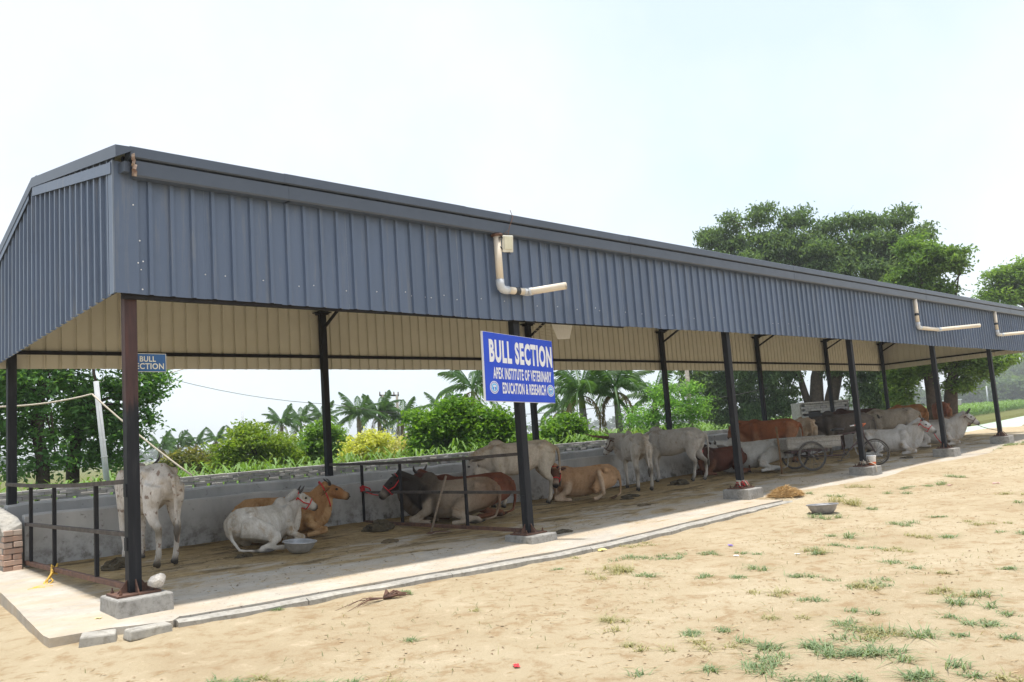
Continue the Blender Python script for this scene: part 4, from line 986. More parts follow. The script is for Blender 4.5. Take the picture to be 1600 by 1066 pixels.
cow('greyright', 26.25, 1.75, -62, 'lie', 'grey lying cow with dark horns roped to the last front post', (.44, .41, .38), (.37, .35, .33), (.53, .48, .43), (.5, .48, .46), poll=(1.04, .05, .92), hyaw=-5, hpitch=-38, horns=(.17, 'up'), side=-1, seed=19, hump=1.0, scale=1.12, halter='rustbrown', dirty=.35)
cow('redrear', 31.9, 3.3, 30, 'stand', 'red brown cow standing rear on beside the fifth front post', (.22, .075, .034), (.17, .055, .028), (.33, .19, .10), poll=(.95, -.25, 1.05), hyaw=-60, hpitch=-40, seed=20, hump=.6, scale=1.1, dirty=.15, tailside=-.05)
cow('greyorange', 29.3, 2.75, -60, 'lie', 'grey and orange cow lying at the feet of the red brown cow', (.34, .315, .30), (.34, .17, .085), (.40, .36, .3), (.34, .16, .07), poll=(.86, 0, .80), hpitch=-40, side=-1, seed=21, hump=.8, scale=1.1, dirty=.2)

# ropes that tie cattle
def rope(pts, r, mat, label, group=None, name='rope'):
    c = Vector(pts[0]); mb = MB()
    P = [Vector(p)-c for p in pts]
    if len(P) == 2:
        a, b = P; P = [a.lerp(b, i/10)-Vector((0, 0, .10*(b-a).length*.35*math.sin(math.pi*i/10))) for i in range(11)]
    mb.tube(P, r, 6); o = mb.build(name, M[mat], None, True); o.location = c; return tag(o, label, 'rope', group)
def muzzle(key, a=.32, off=.17):
    root, P, D = COWS[key]; bpy.context.view_layer.update()
    s = root.scale[0]; h = root.rotation_euler.z; p = (Vector(P)+Vector(D)*a-Vector((0, 0, off)))*s
    return Vector(root.location)+Vector((p.x*math.cos(h)-p.y*math.sin(h), p.x*math.sin(h)+p.y*math.cos(h), p.z))
rope([muzzle('bull', .3, .12), (5.50, 4.43, .47)], .009, 'redrope', 'red rope from the bull to the railing upright')
for k in range(1):
    mb = MB(); rg = random.Random(9)
    for i in range(4): mb.tube([(5.5+.04*math.cos(a)+rg.uniform(-.01, .01), 4.45+.04*math.sin(a), .46+.025*i+.012*math.sin(2*a)) for a in np.linspace(0, 6.283, 13)], .012, 6)
    mb.tube([(5.47, 4.40, .56), (5.60, 4.36, .50), (5.64, 4.35, .40)], .014, 6); o = mb.build('rope_knot', M['redrope'], None, True); tag(o, 'red rope knot wound round the railing upright near the trough', 'rope')
rope([muzzle('longhorn', .2, .1), (12.55, 4.47, .35)], .014, 'rustbrown', 'brown rope from the long-horned cow down the trough')
rope([muzzle('whiteright'), (22.407, .075, .17)], .013, 'redrope', 'red rope from the white cow to the fifth front post')
rope([muzzle('greyright'), (27.485, .075, .30)], .011, 'rustbrown', 'long brown rope from the grey cow to the sixth front post')
# neck rope on the tan cow
root, P, D = COWS['tanlie']; mb = MB()
mb.tube([(.78+.03*math.sin(a)-.12*math.sin(a), .13*math.cos(a)+.03, (.70+.23*math.sin(a))) for a in np.linspace(0, 2*math.pi, 20)], .012, 6); mb.build('neck_rope', M['redrope'], root, True)
def wound(x, y, z, label, mats, seed, r=.078):
    rg = random.Random(seed); e = empty('tied_rope', (x, y, z), 0, label, 'rope', 'ropes wound round the post feet')
    for j, m in enumerate(mats):
        mb = MB()
        for i in range(3):
            ph = rg.uniform(0, 6); mb.tube([(r*math.cos(a)*(1+.1*math.sin(3*a+ph)), r*math.sin(a)*(1+.1*math.cos(2*a)), .02+.03*i+.05*j+.012*math.sin(a+ph)) for a in np.linspace(0, 6.283, 15)], .010, 6)
        for i in range(3):
            a = rg.uniform(3.4, 5.8); mb.tube([(r*math.cos(a), r*math.sin(a), .08), (1.6*r*math.cos(a), 1.6*r*math.sin(a), .12), (2.2*r*math.cos(a+.2), 2.2*r*math.sin(a+.2), .03)], .011, 6)
        mb.build('coil', M[m], e, True)
wound(11.363, 0, -.03, 'red and white rope wound round the third post foot', ['redrope', 'whiterope'], 1)
w4 = wound(16.941, 0, -.03, 'white rope knotted round the fourth post foot', ['whiterope'], 2)
wound(27.485, 0, .13, 'brown rope wound round the sixth post foot', ['rustbrown'], 4)
rope([(16.90, -.07, 0), (16.86, -.22, .03), (16.83, -.345, -.03), (16.83, -.352, -.20)], .012, 'whiterope', 'white rope end hanging over the fourth footing')
# yellow rope scrap at the railing
mb = MB(); rg = random.Random(6)
for i in range(5): mb.tube([(-.04, 2.92, .02+.02*i), (-.11, 2.90+rg.uniform(-.03, .03), .09-.03*i), (-.13, 2.86, .0), (-.05, 2.88, -.03+.02*i)], .009, 6)
for i in range(5):
    q = [Vector((-.11, 2.88, .04))]
    for j in range(7): q.append(Vector((-.12-.05*j*rg.uniform(.3, 1.3), 2.84-.07*j+rg.uniform(-.06, .06), max(-.108, .02-.05*j+rg.uniform(-.02, .02)))))
    mb.tube(q, .009, 6)
tag(mb.build('rope_scrap', M['yellowrope'], None, True), 'frayed yellow rope hanging off the bottom rail', 'rope')

# ------------------------------------------------------------------ cycle cart
H2 = Vector((.78, -.625, 0)); A2 = Vector((.625, .78, 0))
ax = Vector((17.55, 1.86, 0)); zg = float(zf(17.5, 1.8))+.012
ck = empty('cycle_cart', (ax.x, ax.y, zg), math.atan2(H2.y, H2.x), 'grey wooden three wheeled cycle cart parked inside the shed', 'cart')
def wheel(parent, c, r, axis_rot, name='wheel', spokes=16, tr_=.022):
    e = bpy.data.objects.new(name, None); COL.objects.link(e); e.parent = parent; e.location = c; e.rotation_euler = axis_rot; e.empty_display_size = .1
    n = 36
    def torus(R_, rr, m, nm, k=8):
        mb = MB(); mb.tube([(R_*math.cos(2*math.pi*i/n), 0, R_*math.sin(2*math.pi*i/n)) for i in range(n+1)], rr, k, cap=False); mb.build(nm, M[m], e, True)
    torus(r-tr_, tr_, 'tyre', 'tyre'); torus(r-2.1*tr_-.004, .012, 'rim', 'rim', 6)
    mb = MB(); mb.tube([(0, -.06, 0), (0, .06, 0)], .03, 10); mb.build('hub', M['rim'], e, True)
    for i in range(spokes):
        a = 2*math.pi*i/spokes; s = 1 if i % 2 else -1; mb = MB(); mb.tube([(.025*math.cos(a+.4), .045*s, .025*math.sin(a+.4)), ((r-2.2*tr_)*math.cos(a), 0, (r-2.2*tr_)*math.sin(a))], .0045, 4); mb.build('spoke', M['rim'], e)
    return e
WR = .385
wheel(ck, (0, -.55, WR), WR, (0, 0, 0)); wheel(ck, (0, .55, WR), WR, (0, .1, 0))
mb = MB(); mb.tube([(0, -.58, WR), (0, .58, WR)], .02, 8); mb.build('axle', M['frame'], ck)
mb = MB(); mb.box((.12, 0, .60), (1.42, .94, .03)); mb.box((.12, 0, .555), (1.36, .07, .06)); mb.build('bed_floor', M['wood'], ck)
for y in (-.475, .475):
    for i, z in enumerate((.675, .795)):
        mb = MB(); mb.box((.12, y, z), (1.42, .025, .112)); bevel(mb.build('side_board', M['wood'], ck), .004, 1)
    mb = MB(); mb.box((.14, y+(-.02 if y < 0 else .02), .865), (1.5, .06, .022)); mb.build('top_rail', M['wood'], ck)
mb = MB(); mb.box((-.60, 0, .735), (.025, .93, .235)); mb.build('tail_board', M['wood'], ck)
mb = MB(); mb.box((.84, 0, .735), (.025, .93, .235)); mb.build('head_board', M['wood'], ck)
for x in (-.45, .0, .45): mb = MB(); mb.box((x, 0, .5), (.05, .86, .05)); mb.build('cross_bearer', M['frame'], ck)
for y in (-.4, .4): mb = MB(); mb.bar((-.5, y, .53), (.5, y, .53), .04); mb.bar((-.02, y, .51), (-.02, y, WR), .05, .03); mb.bar((.3, y, .5), (0, y, WR), .03); mb.build('spring_hanger', M['frame'], ck)
hx = 1.62; fw = (2.02, 0, .345)
mb = MB(); mb.tube([(0, 0, .36), (1.15, 0, .32)], .022, 8); mb.tube([(1.15, 0, .32), (1.05, 0, .92)], .02, 8); mb.tube([(1.06, 0, .86), (1.74, 0, .93)], .02, 8); mb.tube([(1.15, 0, .32), (1.72, 0, .80)], .022, 8); mb.tube([(.5, .06, .5), (1.06, 0, .88)], .014, 6); mb.tube([(1.05, 0, .83), (.7, .02, .60)], .016, 6); mb.build('frame', M['frame'], ck, True)
mb = MB(); mb.tube([(.86, 0, 1.0), (.98, 0, 1.015), (1.14, 0, 1.005), (1.20, 0, .99)], [(.035, .10), (.04, .085), (.03, .035), (.02, .02)], 10); mb.build('saddle', M['saddle'], ck, True)
sr = bpy.data.objects.new('steering', None); COL.objects.link(sr); sr.parent = ck; sr.location = (1.74, 0, 0); sr.rotation_euler = (0, 0, R(-38))
mb = MB(); mb.tube([(0, 0, .78), (-.02, 0, 1.04)], .02, 8); mb.tube([(.0, -.055, .76), (.16, -.055, .50), (.24, -.055, .345)], .012, 6); mb.tube([(.0, .055, .76), (.16, .055, .50), (.24, .055, .345)], .012, 6); mb.bar((0, -.06, .77), (0, .06, .77), .03); mb.build('fork', M['frame'], sr, True)
mb = MB(); mb.tube([(-.02, 0, 1.03), (.05, .0, 1.09), (.05, -.05, 1.10), (.03, -.24, 1.11), (-.04, -.29, 1.10), (-.22, -.29, 1.08)], .012, 8); mb.tube([(.05, .05, 1.10), (.03, .24, 1.11), (-.04, .29, 1.10), (-.22, .29, 1.08)], .012, 8); mb.tube([(.05, -.06, 1.10), (.05, .06, 1.10)], .012, 8); mb.build('handlebar', M['orange'], sr, True)
for s in (-1, 1): mb = MB(); mb.tube([(-.16, s*.29, 1.087), (-.27, s*.29, 1.075)], .018, 8); mb.build('grip', M['white'], sr, True)
mb = MB(); R_ = .335
mb.tube([(.24+R_*math.cos(a), 0, .345+R_*math.sin(a)) for a in np.linspace(0, 2*math.pi, 37)], .022, 8, cap=False); mb.build('front_tyre', M['tyre'], sr, True)
mb = MB(); mb.tube([(.24+.29*math.cos(a), 0, .345+.29*math.sin(a)) for a in np.linspace(0, 2*math.pi, 37)], .011, 6, cap=False); mb.tube([(.24, -.05, .345), (.24, .05, .345)], .025, 8)
for i in range(16): a = 2*math.pi*i/16; mb.tube([(.24, .03*(1 if i % 2 else -1), .345), (.24+.29*math.cos(a), 0, .345+.29*math.sin(a))], .004, 4)
mb.build('front_rim', M['rim'], sr)
mb = MB(); mb.tube([(1.15+.09*math.cos(a), -.06, .32+.09*math.sin(a)) for a in np.linspace(0, 6.283, 25)], .009, 6)
for i in range(5): a = 1.256*i; mb.tube([(1.15, -.06, .32), (1.15+.085*math.cos(a), -.06, .32+.085*math.sin(a))], .007, 5)
mb.tube([(1.15, -.09, .32), (1.22, -.10, .46)], .010, 6); mb.tube([(1.15, .09, .32), (1.08, .10, .18)], .010, 6); mb.box((1.24, -.15, .47), (.09, .10, .022)); mb.box((1.06, .15, .17), (.09, .10, .022))
mb.build('chainset', M['rim'], ck, True)
mb = MB(); mb.tube([(0, -.06, .40), (1.15, -.06, .415)], .006, 4); mb.tube([(0, -.06, .33), (1.15, -.06, .235)], .006, 4); mb.build('chain', M['frame'], ck)

# ------------------------------------------------------------------ bowls, bucket, tools, stones
def bowl(name, loc, r, h, label, tilt=(0, 0, 0), mats=('tin', 'tin_dark'), lip=.03, cat='bowl'):
    e = empty(name, loc, 0, label, cat); e.rotation_euler = tilt
    mb = MB(); pr = [(.0, .0), (r*.45, .0), (r*.62, h*.12), (r*.80, h*.45), (r*.92, h*.85), (r*.96, h), (r, h+.012), (r*1.0, h+.004), (r*.94, h-.01), (r*.88, h*.8), (r*.75, h*.42), (r*.58, h*.14), (.0, .015)]
    mb.lathe(pr, 32); o = mb.build('shell', M[mats[0]], e, True)
    mb = MB(); mb.tube([(r*1.0*math.cos(a), r*1.0*math.sin(a), h+.004) for a in np.linspace(0, 2*math.pi, 33)], .010, 6); mb.build('rim', M[mats[0]], e, True)
    return e
bowl('feed_bowl', place(2.86, 2.02), .235, .15, 'dull metal feed bowl on the floor before the white cow', (R(4), R(3), 0))
bowl('metal_bowl', (9.84, -2.42, float(gz(9.84, -2.42))-.01), .245, .15, 'metal bowl standing on the dirt among grass tufts', (R(-3), R(2), 0), ('tin_dark', 'tin_dark'))
bowl('metal_pan', (18.3, -.25, float(gz(18.3, -.25))+.02), .27, .12, 'shallow dusty pan tipped on dirt beside the fourth footing', (R(10), R(14), 0), ('rock', 'rock'), cat='pan')
bk = empty('bucket', (17.17, -.10, FTOP[3]+.0), 0, 'white plastic bucket with orange foot on the fourth footing', 'bucket')
mb = MB(); mb.lathe([(0, .085), (.105, .085), (.118, .22), (.124, .225), (.122, .235), (.114, .232), (.105, .12), (0, .12)], 28); mb.build('pail', M['bucket'], bk, True)
mb = MB(); mb.lathe([(0, 0), (.095, 0), (.104, .086), (0, .088)], 28); mb.build('foot', M['orange'], bk, True)
mb = MB(); mb.tube([(.12*math.cos(a), .06+.02*math.sin(a), .225-.09*math.sin(a)) for a in np.linspace(0, math.pi, 14)], .005, 6); mb.build('handle', M['white'], bk, True)
# hoe leaning on the railing
hz_ = float(zf(5.02, 1.74))+.012
a = Vector((5.06, 1.80, hz_+.02)); b = Vector((5.46, 1.84, .70))
he = empty('hoe', a, 0, 'wooden handled hoe leaning against the second railing', 'hoe')
mb = MB(); n = (b-a); b2 = n*1.02; mb.tube([(0, 0, 0), n*.5+Vector((0, .008, .006)), b2], [.017, .018, .019], 8); mb.build('handle', M['drybrown'], he, True)
mb = MB(); mb.add([(-.06, -.1, .0), (.0, -.11, .02), (.30, -.14, -.005), (.30, .03, -.005), (.0, .03, .02), (-.06, .05, .0), (-.06, -.1, .008), (0, -.11, .028), (.30, -.14, .003), (.30, .03, .003), (0, .03, .028), (-.06, .05, .008)],
                  [(0, 1, 4, 5), (1, 2, 3, 4), (11, 10, 7, 6), (10, 9, 8, 7), (0, 6, 7, 1), (1, 7, 8, 2), (2, 8, 9, 3), (3, 9, 10, 4), (4, 10, 11, 5), (5, 11, 6, 0)]); mb.build('blade', M['rustbrown'], he)
# stick propped on the cart tail
a = Vector((16.56, 1.98, float(zf(16.56, 1.98)))); b = Vector((16.82, 2.15, 1.02)); mb = MB(); mb.tube([(0, 0, 0), (b-a)*.5+Vector((.012, 0, 0)), b-a], [.026, .024, .030], 8)
o = mb.build('wooden_stake', M['stick'], None, True); o.location = a; tag(o, 'brown wooden stake standing upright before the lying grey cow', 'stake')
def rockmesh(name, d, seed, mat, sub=2):
    bm = bmesh.new(); bmesh.ops.create_icosphere(bm, subdivisions=sub, radius=1); rg = random.Random(seed)
    pl = [Vector((rg.uniform(-1, 1), rg.uniform(-1, 1), rg.uniform(-1, 1))).normalized() for _ in range(9)]
    for v in bm.verts:
        for p in pl:
            t = v.co.dot(p)
            if t > .72: v.co -= p*(t-.72)
        v.co = Vector((v.co.x*d[0], v.co.y*d[1], v.co.z*d[2]))
    me = bpy.data.meshes.new(name); bm.to_mesh(me); bm.free(); me.materials.append(M[mat]); return me
o = link('rock', rockmesh('rock', (.11, .08, .085), 4, 'rock')); o.location = (.13, -.13, FTOP[0]+.095); o.rotation_euler = (.2, -.35, .3); tag(o, 'pale broken rock lying on the corner footing plate', 'rock')
for px, py, d, rz, lb in ((138, 1004, (.30, .20, .10), -.35, 'broken grey concrete block at the slab corner, nearer the corner'), (193, 1003, (.40, .15, .09), .12, 'long broken concrete block lying flat along the slab edge')):
    p = ((-.64, -.86) if px < 160 else (-.27, -1.02)); mb = MB(); mb.box((0, 0, 0), d, taper=.93); o = mb.build('concrete_block', M['conc_pale']); o.location = (p[0], p[1], float(gz(p[0], p[1]))+.035); o.rotation_euler = (.05, .03, rz); bevel(o, .015, 2); tag(o, lb, 'block', 'broken blocks at the slab edge')
# straw heap
rg = np.random.default_rng(4)
def straws(n, c, spread, h, L, w_, seed, mat, name, label=None, cat=None, kind=None, flat=.5):
    rg = np.random.default_rng(seed); th = rg.uniform(0, 6.283, n); rr = np.sqrt(rg.uniform(0, 1, n)); x = c[0]+spread[0]*rr*np.cos(th); y = c[1]+spread[1]*rr*np.sin(th)
    z = c[2]+h*(1-rr**1.6)*rg.uniform(0, 1, n)**.6+.004
    ph = rg.uniform(0, 6.283, n); el = rg.normal(0, flat, n); l = L*rg.uniform(.4, 1.2, n)
    d = np.stack([np.cos(ph)*np.cos(el), np.sin(ph)*np.cos(el), np.sin(el)*.6], 1)*l[:, None]/2; s = np.stack([-np.sin(ph), np.cos(ph), np.zeros(n)], 1)*w_
    P = np.stack([x, y, z], 1); k = np.stack([np.zeros(n), np.zeros(n), .012+0*n*np.ones(n)], 1)
    V = np.stack([P-d-s, P-s+k, P+d, P-d+s], 1).reshape(-1, 3); V[:, 2] = np.maximum(V[:, 2], c[2]-.01); i = np.arange(n)*4; F = np.stack([i, i+1, i+2, i+3], 1)
    o = link(name, npmesh(name, V, F, [M[mat]])); tag(o, label, cat, None, kind); return o
straws(2600, (11.62, -.80, float(gz(11.62, -.8))+.02), (.36, .28), .18, .20, .004, 4, 'straw', 'straw_heap', 'heap of golden straw at the slab edge by the third footing', 'straw')
# dung heaps
def dung(x, y, r, h, seed, label, mat='dung', z=None):
    n = 26; m = 7; rgx = random.Random(seed); vs = []; fs = []; mb = MB()
    for j in range(m):
        t = j/(m-1)
        for k in range(n):
            a = 2*math.pi*k/n; q = r*math.sqrt(max(0, 1-t*t))*(1+.22*math.sin(3*a+seed)+.16*math.sin(5*a+2*seed)+.16*rgx.uniform(-1, 1))
            vs.append((q*1.25*math.cos(a), q*.85*math.sin(a), h*(t**.8)*(.85+.15*math.sin(2*a+seed)+.22*rgx.uniform(-1, 1))-.012))
    for j in range(m-1):
        for k in range(n): fs.append((j*n+k, j*n+(k+1) % n, (j+1)*n+(k+1) % n, (j+1)*n+k))
    mb.add(vs, fs); o = mb.build('dung_heap', M[mat], None, False); o.location = (x, y, float(zf(x, y))+.008 if z is None else z); return tag(o, label, 'dung', 'dung heaps on the floor')
def onf(px, py):
    z = -.2
    for _ in range(25): p = onz(px, py, z); z = float(zf(p[0], p[1]))
    return p
for i, (px, py, r, h, lb, mt) in enumerate(((592, 829, .20, .17, 'dark dung heap before the second railing left of the hoe', 'dung'), (182, 889, .16, .14, 'dark dung heap left of the corner post under the spotted cow', 'dung'), (608, 847, .11, .05, 'flat dung pat between the dung heap and the hoe', 'drydung'),
        (880, 832, .13, .05, 'flat dung strip right of the second footing', 'dung'), (985, 776, .20, .06, 'dung pile under the hind hooves of the long-horned cow', 'dung'), (981, 780, .14, .05, 'small dung pat in front of the long-horned cow', 'dung'),
        (1063, 757, .22, .13, 'greenish dung pile beneath the plain grey cow', 'dung'), (1418, 716, .18, .06, 'dung pat before the white cow right of the bucket', 'dung'),
        (380, 871, .10, .05, 'dung pat by the tail of the lying white cow', 'dung'), (1005, 790, .13, .04, 'dried dung smear nearest the third footing', 'drydung'))):
    p = onf(px, py); dung(p[0], p[1], r, h, i+1, lb, mt)
for i, (px, py, r, mt) in enumerate(((82, 918, .06, 'drydung'), (70, 906, .03, 'dung'), (103, 911, .05, 'drydung'), (115, 905, .06, 'dung'), (64, 921, .03, 'dung'))):
    p = onz(px, py, -.12); dung(p[0], p[1], r, .06, 30+i, ('dry brown dung clod nearest the yellow rope scrap', 'small dark clod on the concrete toward the brick pier', 'middle dry brown clod on the concrete outside the railing', 'dark clod on the concrete closest to the bottom rail', 'tiny dark clod farthest out on the bare concrete')[i], mt, -.175).__setitem__('group', 'dung clods outside the first railing')
# root clump, litter
p = onz(600, 946, -.33); mb = MB(); rgx = random.Random(3)
for i in range(26):
    a = rgx.uniform(-.6, .9); L = rgx.uniform(.10, .34); mb.tube([(0, 0, .02), (L*.5*math.cos(a), L*.5*math.sin(a), .05+rgx.uniform(-.02, .03)), (L*math.cos(a+.2), L*math.sin(a+.2)*.8, .012)], [.010, .007, .003], 5)
for i in range(7):
    a = rgx.uniform(2.6, 3.7); L = rgx.uniform(.3, .62); mb.tube([(0, 0, .02), (L*.5*math.cos(a), L*.4*math.sin(a), .05), (L*math.cos(a), L*.6*math.sin(a)-.06, .015)], [.006, .004, .002], 5)
o = mb.build('root_clump', M['rustbrown'], None, True); o.location = (p[0], p[1], float(gz(p[0], p[1]))); tag(o, 'dry brown root clump lying on the dirt in the foreground', 'roots')
mk = lambda n, c: M.setdefault(n, simple(n, c, None, 30, .5))
mk('litter_red', (.75, .04, .05)); mk('litter_purple', (.25, .17, .50)); mk('litter_yellow', (.85, .72, .25)); mk('litter_pink', (.85, .45, .48))
for px, py, m, d, lb in ((807, 1042, 'litter_red', .035, 'scrap of red wrapper on the nearest dirt'), (1141, 850, 'litter_purple', .045, 'purple and white wrapper on the dirt'), (1150, 866, 'white', .03, 'white paper scrap near the purple wrapper'),
                         (938, 858, 'litter_yellow', .08, 'pale yellow scrap by the broken kerb'), (154, 990, 'litter_yellow', .03, 'small yellow scrap on the slab by the corner'), (1557, 757, 'litter_pink', .06, 'pink wrapper on the dirt far to the right'), (1484, 760, 'litter_pink', .045, 'faded pink scrap between grass tufts'), (1246, 865, 'white', .03, 'white pebble-like paper scrap in the middle of the yard')):
    p = onz(px, py, -.31); z = float(gz(p[0], p[1])) if not (px == 154) else -.175
    mb = MB(); rgx = random.Random(px); vs = []; fs = []; n = 5
    for i in range(n):
        for j in range(n): vs.append(((i/(n-1)-.5)*d*2, (j/(n-1)-.5)*d*1.2, .006+rgx.uniform(0, d*.35)))
    for i in range(n-1):
        for j in range(n-1): fs.append((i*n+j, (i+1)*n+j, (i+1)*n+j+1, i*n+j+1))
    mb.add(vs, fs); o = mb.build('wrapper', M[m]); o.location = (p[0], p[1], z); o.rotation_euler = (0, 0, rgx.uniform(0, 3)); tag(o, lb, 'litter')

# ------------------------------------------------------------------ foliage
def leafmesh(name, C, L, W, cols, seed, droop=.3, up=.5, mat='leaf'):
    """C (n,3) leaf centres; cols (n,3)"""
    rg = np.random.default_rng(seed); n = len(C)
    ph = rg.uniform(0, 2*np.pi, n); el = rg.normal(-droop, .45, n)
    a = np.stack([np.cos(ph)*np.cos(el), np.sin(ph)*np.cos(el), np.sin(el)], 1)
    nrm = rg.normal(0, 1, (n, 3)); nrm[:, 2] = np.abs(nrm[:, 2])+up; s = np.cross(a, nrm); s /= np.linalg.norm(s, axis=1)[:, None]+1e-9
    sz = rg.uniform(.65, 1.3, n)[:, None]
    k = np.cross(s, a)*(.12*L)*sz
    V = np.stack([C-a*L*.5*sz, C+s*W*.5*sz+k, C+a*L*.5*sz, C-s*W*.5*sz+k], 1).reshape(-1, 3)
    i = np.arange(n)*4; F = np.stack([i, i+1, i+2, i+3], 1)
    return npmesh(name, V, F, [M[mat]], col=np.repeat(cols, 4, axis=0))
def blob_points(blobs, n, k, seed, cr, shell=2.6):
    rg = np.random.default_rng(seed); vol = np.array([b[3]*b[4]*b[5] for b in blobs])**.8; pick = rg.choice(len(blobs), n//k, p=vol/vol.sum())
    BA = np.array(blobs); nl = 36; lc = []; lr = []; lb = []
    for i, q in enumerate(BA):                      # lumps of twigs spread through each mass
        u = rg.normal(0, 1, (nl, 3)); u /= np.linalg.norm(u, axis=1)[:, None]; r = rg.uniform(.30, 1.0, nl)**.6*rg.uniform(.85, 1.1, nl)
        lc.append(q[:3]+u*r[:, None]*q[3:6]); m_ = (q[3]*q[4]*q[5])**(1/3); lr.append(m_*.33*rg.uniform(.6, 1.3, nl))
    lc = np.array(lc); lr = np.array(lr); j = rg.integers(0, nl, len(pick)); c0 = lc[pick, j]; r0 = lr[pick, j]; tone = rg.uniform(0, 1, lc.shape[:2])[pick, j]
    u = rg.normal(0, 1, (len(pick), 3)); u /= np.linalg.norm(u, axis=1)[:, None]; u[:, 2] = np.where(u[:, 2] < 0, u[:, 2]*.45, u[:, 2]*.75)
    cc = c0+u*(rg.uniform(0, 1, len(pick))**(1/2.4)*r0)[:, None]
    pts = np.repeat(cc, k, axis=0)+rg.normal(0, 1, (len(cc)*k, 3))*np.array([cr, cr, cr*.55])
    return pts, np.repeat(np.clip(tone*.6+rg.uniform(0, .4, len(cc)), 0, 1), k)
def crown(name, blobs, n, L, W, c1, c2, seed, parent, droop=.3, cr=None, k=6, up=.5, shell=2.6):
    cr = cr or L*.9; P, t = blob_points(blobs, n, k, seed, cr, shell); rg = np.random.default_rng(seed+5)
    t = np.clip(t+rg.normal(0, .18, len(t)), 0, 1)[:, None]; col = np.array(c1)*(1-t)+np.array(c2)*t
    col *= rg.uniform(.75, 1.25, (len(t), 1))
    o = parent.matrix_world.translation if parent else Vector((0, 0, 0))
    P = P-np.array(parent.location) if parent else P
    return link(name, leafmesh(name, P, L, W, col, seed, droop, up), parent)
def pxblob(px, py, rx, ry, dist, dd=0.0, dep=1.0):
    p = at(px, py, dist+dd); s = FPX/((p-CAM) @ _f); return (p[0], p[1], p[2], rx/s, rx/s*dep, ry/s)
def gb_(p): return (float(p[0]), float(p[1]), -.4)
def limb_path(pts, r0, r1, mb, n=9):
    m = len(pts); mb.tube(pts, [r0+(r1-r0)*i/(m-1) for i in range(m)], n)
def tree(label, dist, base, trunks, blobs, n, L, W, c1, c2, seed, name='tree', bark='barkA', group=None, cat='tree', droop=.3, limbs=10, k=6, up=.5, shell=2.6, cr=None):
    """base, trunks, blobs given as seen from the yard, at a distance in metres"""
    b = at(base[0], base[1], dist); root = empty(name, (b[0], b[1], -.4), 0, label, cat, group); o = Vector(root.location)
    B = [pxblob(q[0], q[1], q[2], q[3], dist, q[4] if len(q) > 4 else 0) for q in blobs]
    mb = MB(); rg = random.Random(seed); tips = []
    for tp in trunks:
        pts = []
        for j, (px, py, r) in enumerate(tp):
            p = Vector(at(px, py, dist)); pts.append((p, r))
        pts[0] = (Vector((pts[0][0].x, pts[0][0].y, -.5)), pts[0][1])
        mb.tube([p-o for p, r in pts], [r for p, r in pts], 10); tips.append(pts[-1])
    for i in range(limbs):
        tb = B[rg.randrange(len(B))]; tp, r = tips[rg.randrange(len(tips))]; tgt = Vector(tb[:3])+Vector((rg.uniform(-.6, .6)*tb[3], rg.uniform(-.6, .6)*tb[4], rg.uniform(-.4, .5)*tb[5]))
        m1 = tp.lerp(tgt, .4)+Vector((rg.uniform(-.1, .1), rg.uniform(-.1, .1), .12))*(tgt-tp).length
        mb.tube([tp-o-Vector((0, 0, r)), m1-o, tgt-o], [r*.55, r*.32, r*.07], 7)
    mb.build('trunk', M[bark], root, True)
    crown('crown', B, n, L, W, c1, c2, seed, root, droop, k=k, up=up, shell=shell, cr=cr)
    return root
# two trees behind the left end
tree('dark green tree with leaning forked trunk beyond the pier, farther left', 22, (71, 757), [[(71, 757, .17), (66, 715, .14), (57, 670, .13), (60, 610, .09)], [(57, 672, .09), (66, 620, .06), (74, 560, .04)]],
     [(-30, 560, 90, 90), (30, 540, 70, 60), (20, 640, 55, 45), (-20, 690, 50, 40), (45, 690, 40, 30), (60, 600, 40, 40), (0, 470, 60, 40), (85, 720, 25, 22), (40, 735, 35, 18)], 12500, .16, .07, (.06, .16, .05), (.17, .31, .10), 101, group='dark trees behind the left end', limbs=14)
tree('dark green spreading tree with straight trunk behind the corner post', 23, (111, 755), [[(111, 755, .19), (114, 720, .15), (119, 690, .13), (128, 630, .09)]],
     [(130, 540, 80, 60), (150, 630, 55, 45), (110, 660, 45, 35), (170, 680, 45, 38), (210, 600, 40, 30), (205, 660, 32, 35), (245, 590, 32, 16), (140, 710, 40, 24), (185, 720, 28, 22), (228, 640, 14, 22), (240, 665, 9, 12), (235, 620, 12, 12), (225, 690, 9, 10), (90, 600, 30, 24)], 14000, .16, .07, (.06, .16, .05), (.17, .31, .10), 102, group='dark trees behind the left end', limbs=14)
# bushes and small trees beyond the wall
def bush(label, dist, blobs, n, L, W, c1, c2, seed, **k):
    b = blobs[0]; return tree(label, dist, (b[0], 745), [[(b[0], 745, .06), (b[0], b[1]+b[3]*.5, .035)]], blobs, n, L, W, c1, c2, seed, name='bush', cat='bush', group='bushes beyond the wall', limbs=7, **k)
bush('broad yellow-green bush left of the second back post', 26, [(405, 705, 45, 38), (360, 715, 35, 28), (440, 710, 32, 32), (390, 680, 30, 20), (420, 735, 55, 16), (375, 735, 35, 16)], 14000, .13, .06, (.12, .21, .03), (.28, .36, .06), 111)
bush('low brownish green shrub behind the spotted cow', 27, [(300, 722, 34, 18), (270, 728, 24, 15), (325, 730, 22, 14)], 3000, .13, .06, (.08, .12, .03), (.22, .2, .06), 112)
bush('rounded mid green bush touching the second back post', 27, [(500, 690, 30, 28), (485, 712, 26, 24), (525, 705, 22, 26), (508, 672, 18, 14)], 8000, .13, .065, (.075, .18, .03), (.21, .33, .065), 113)
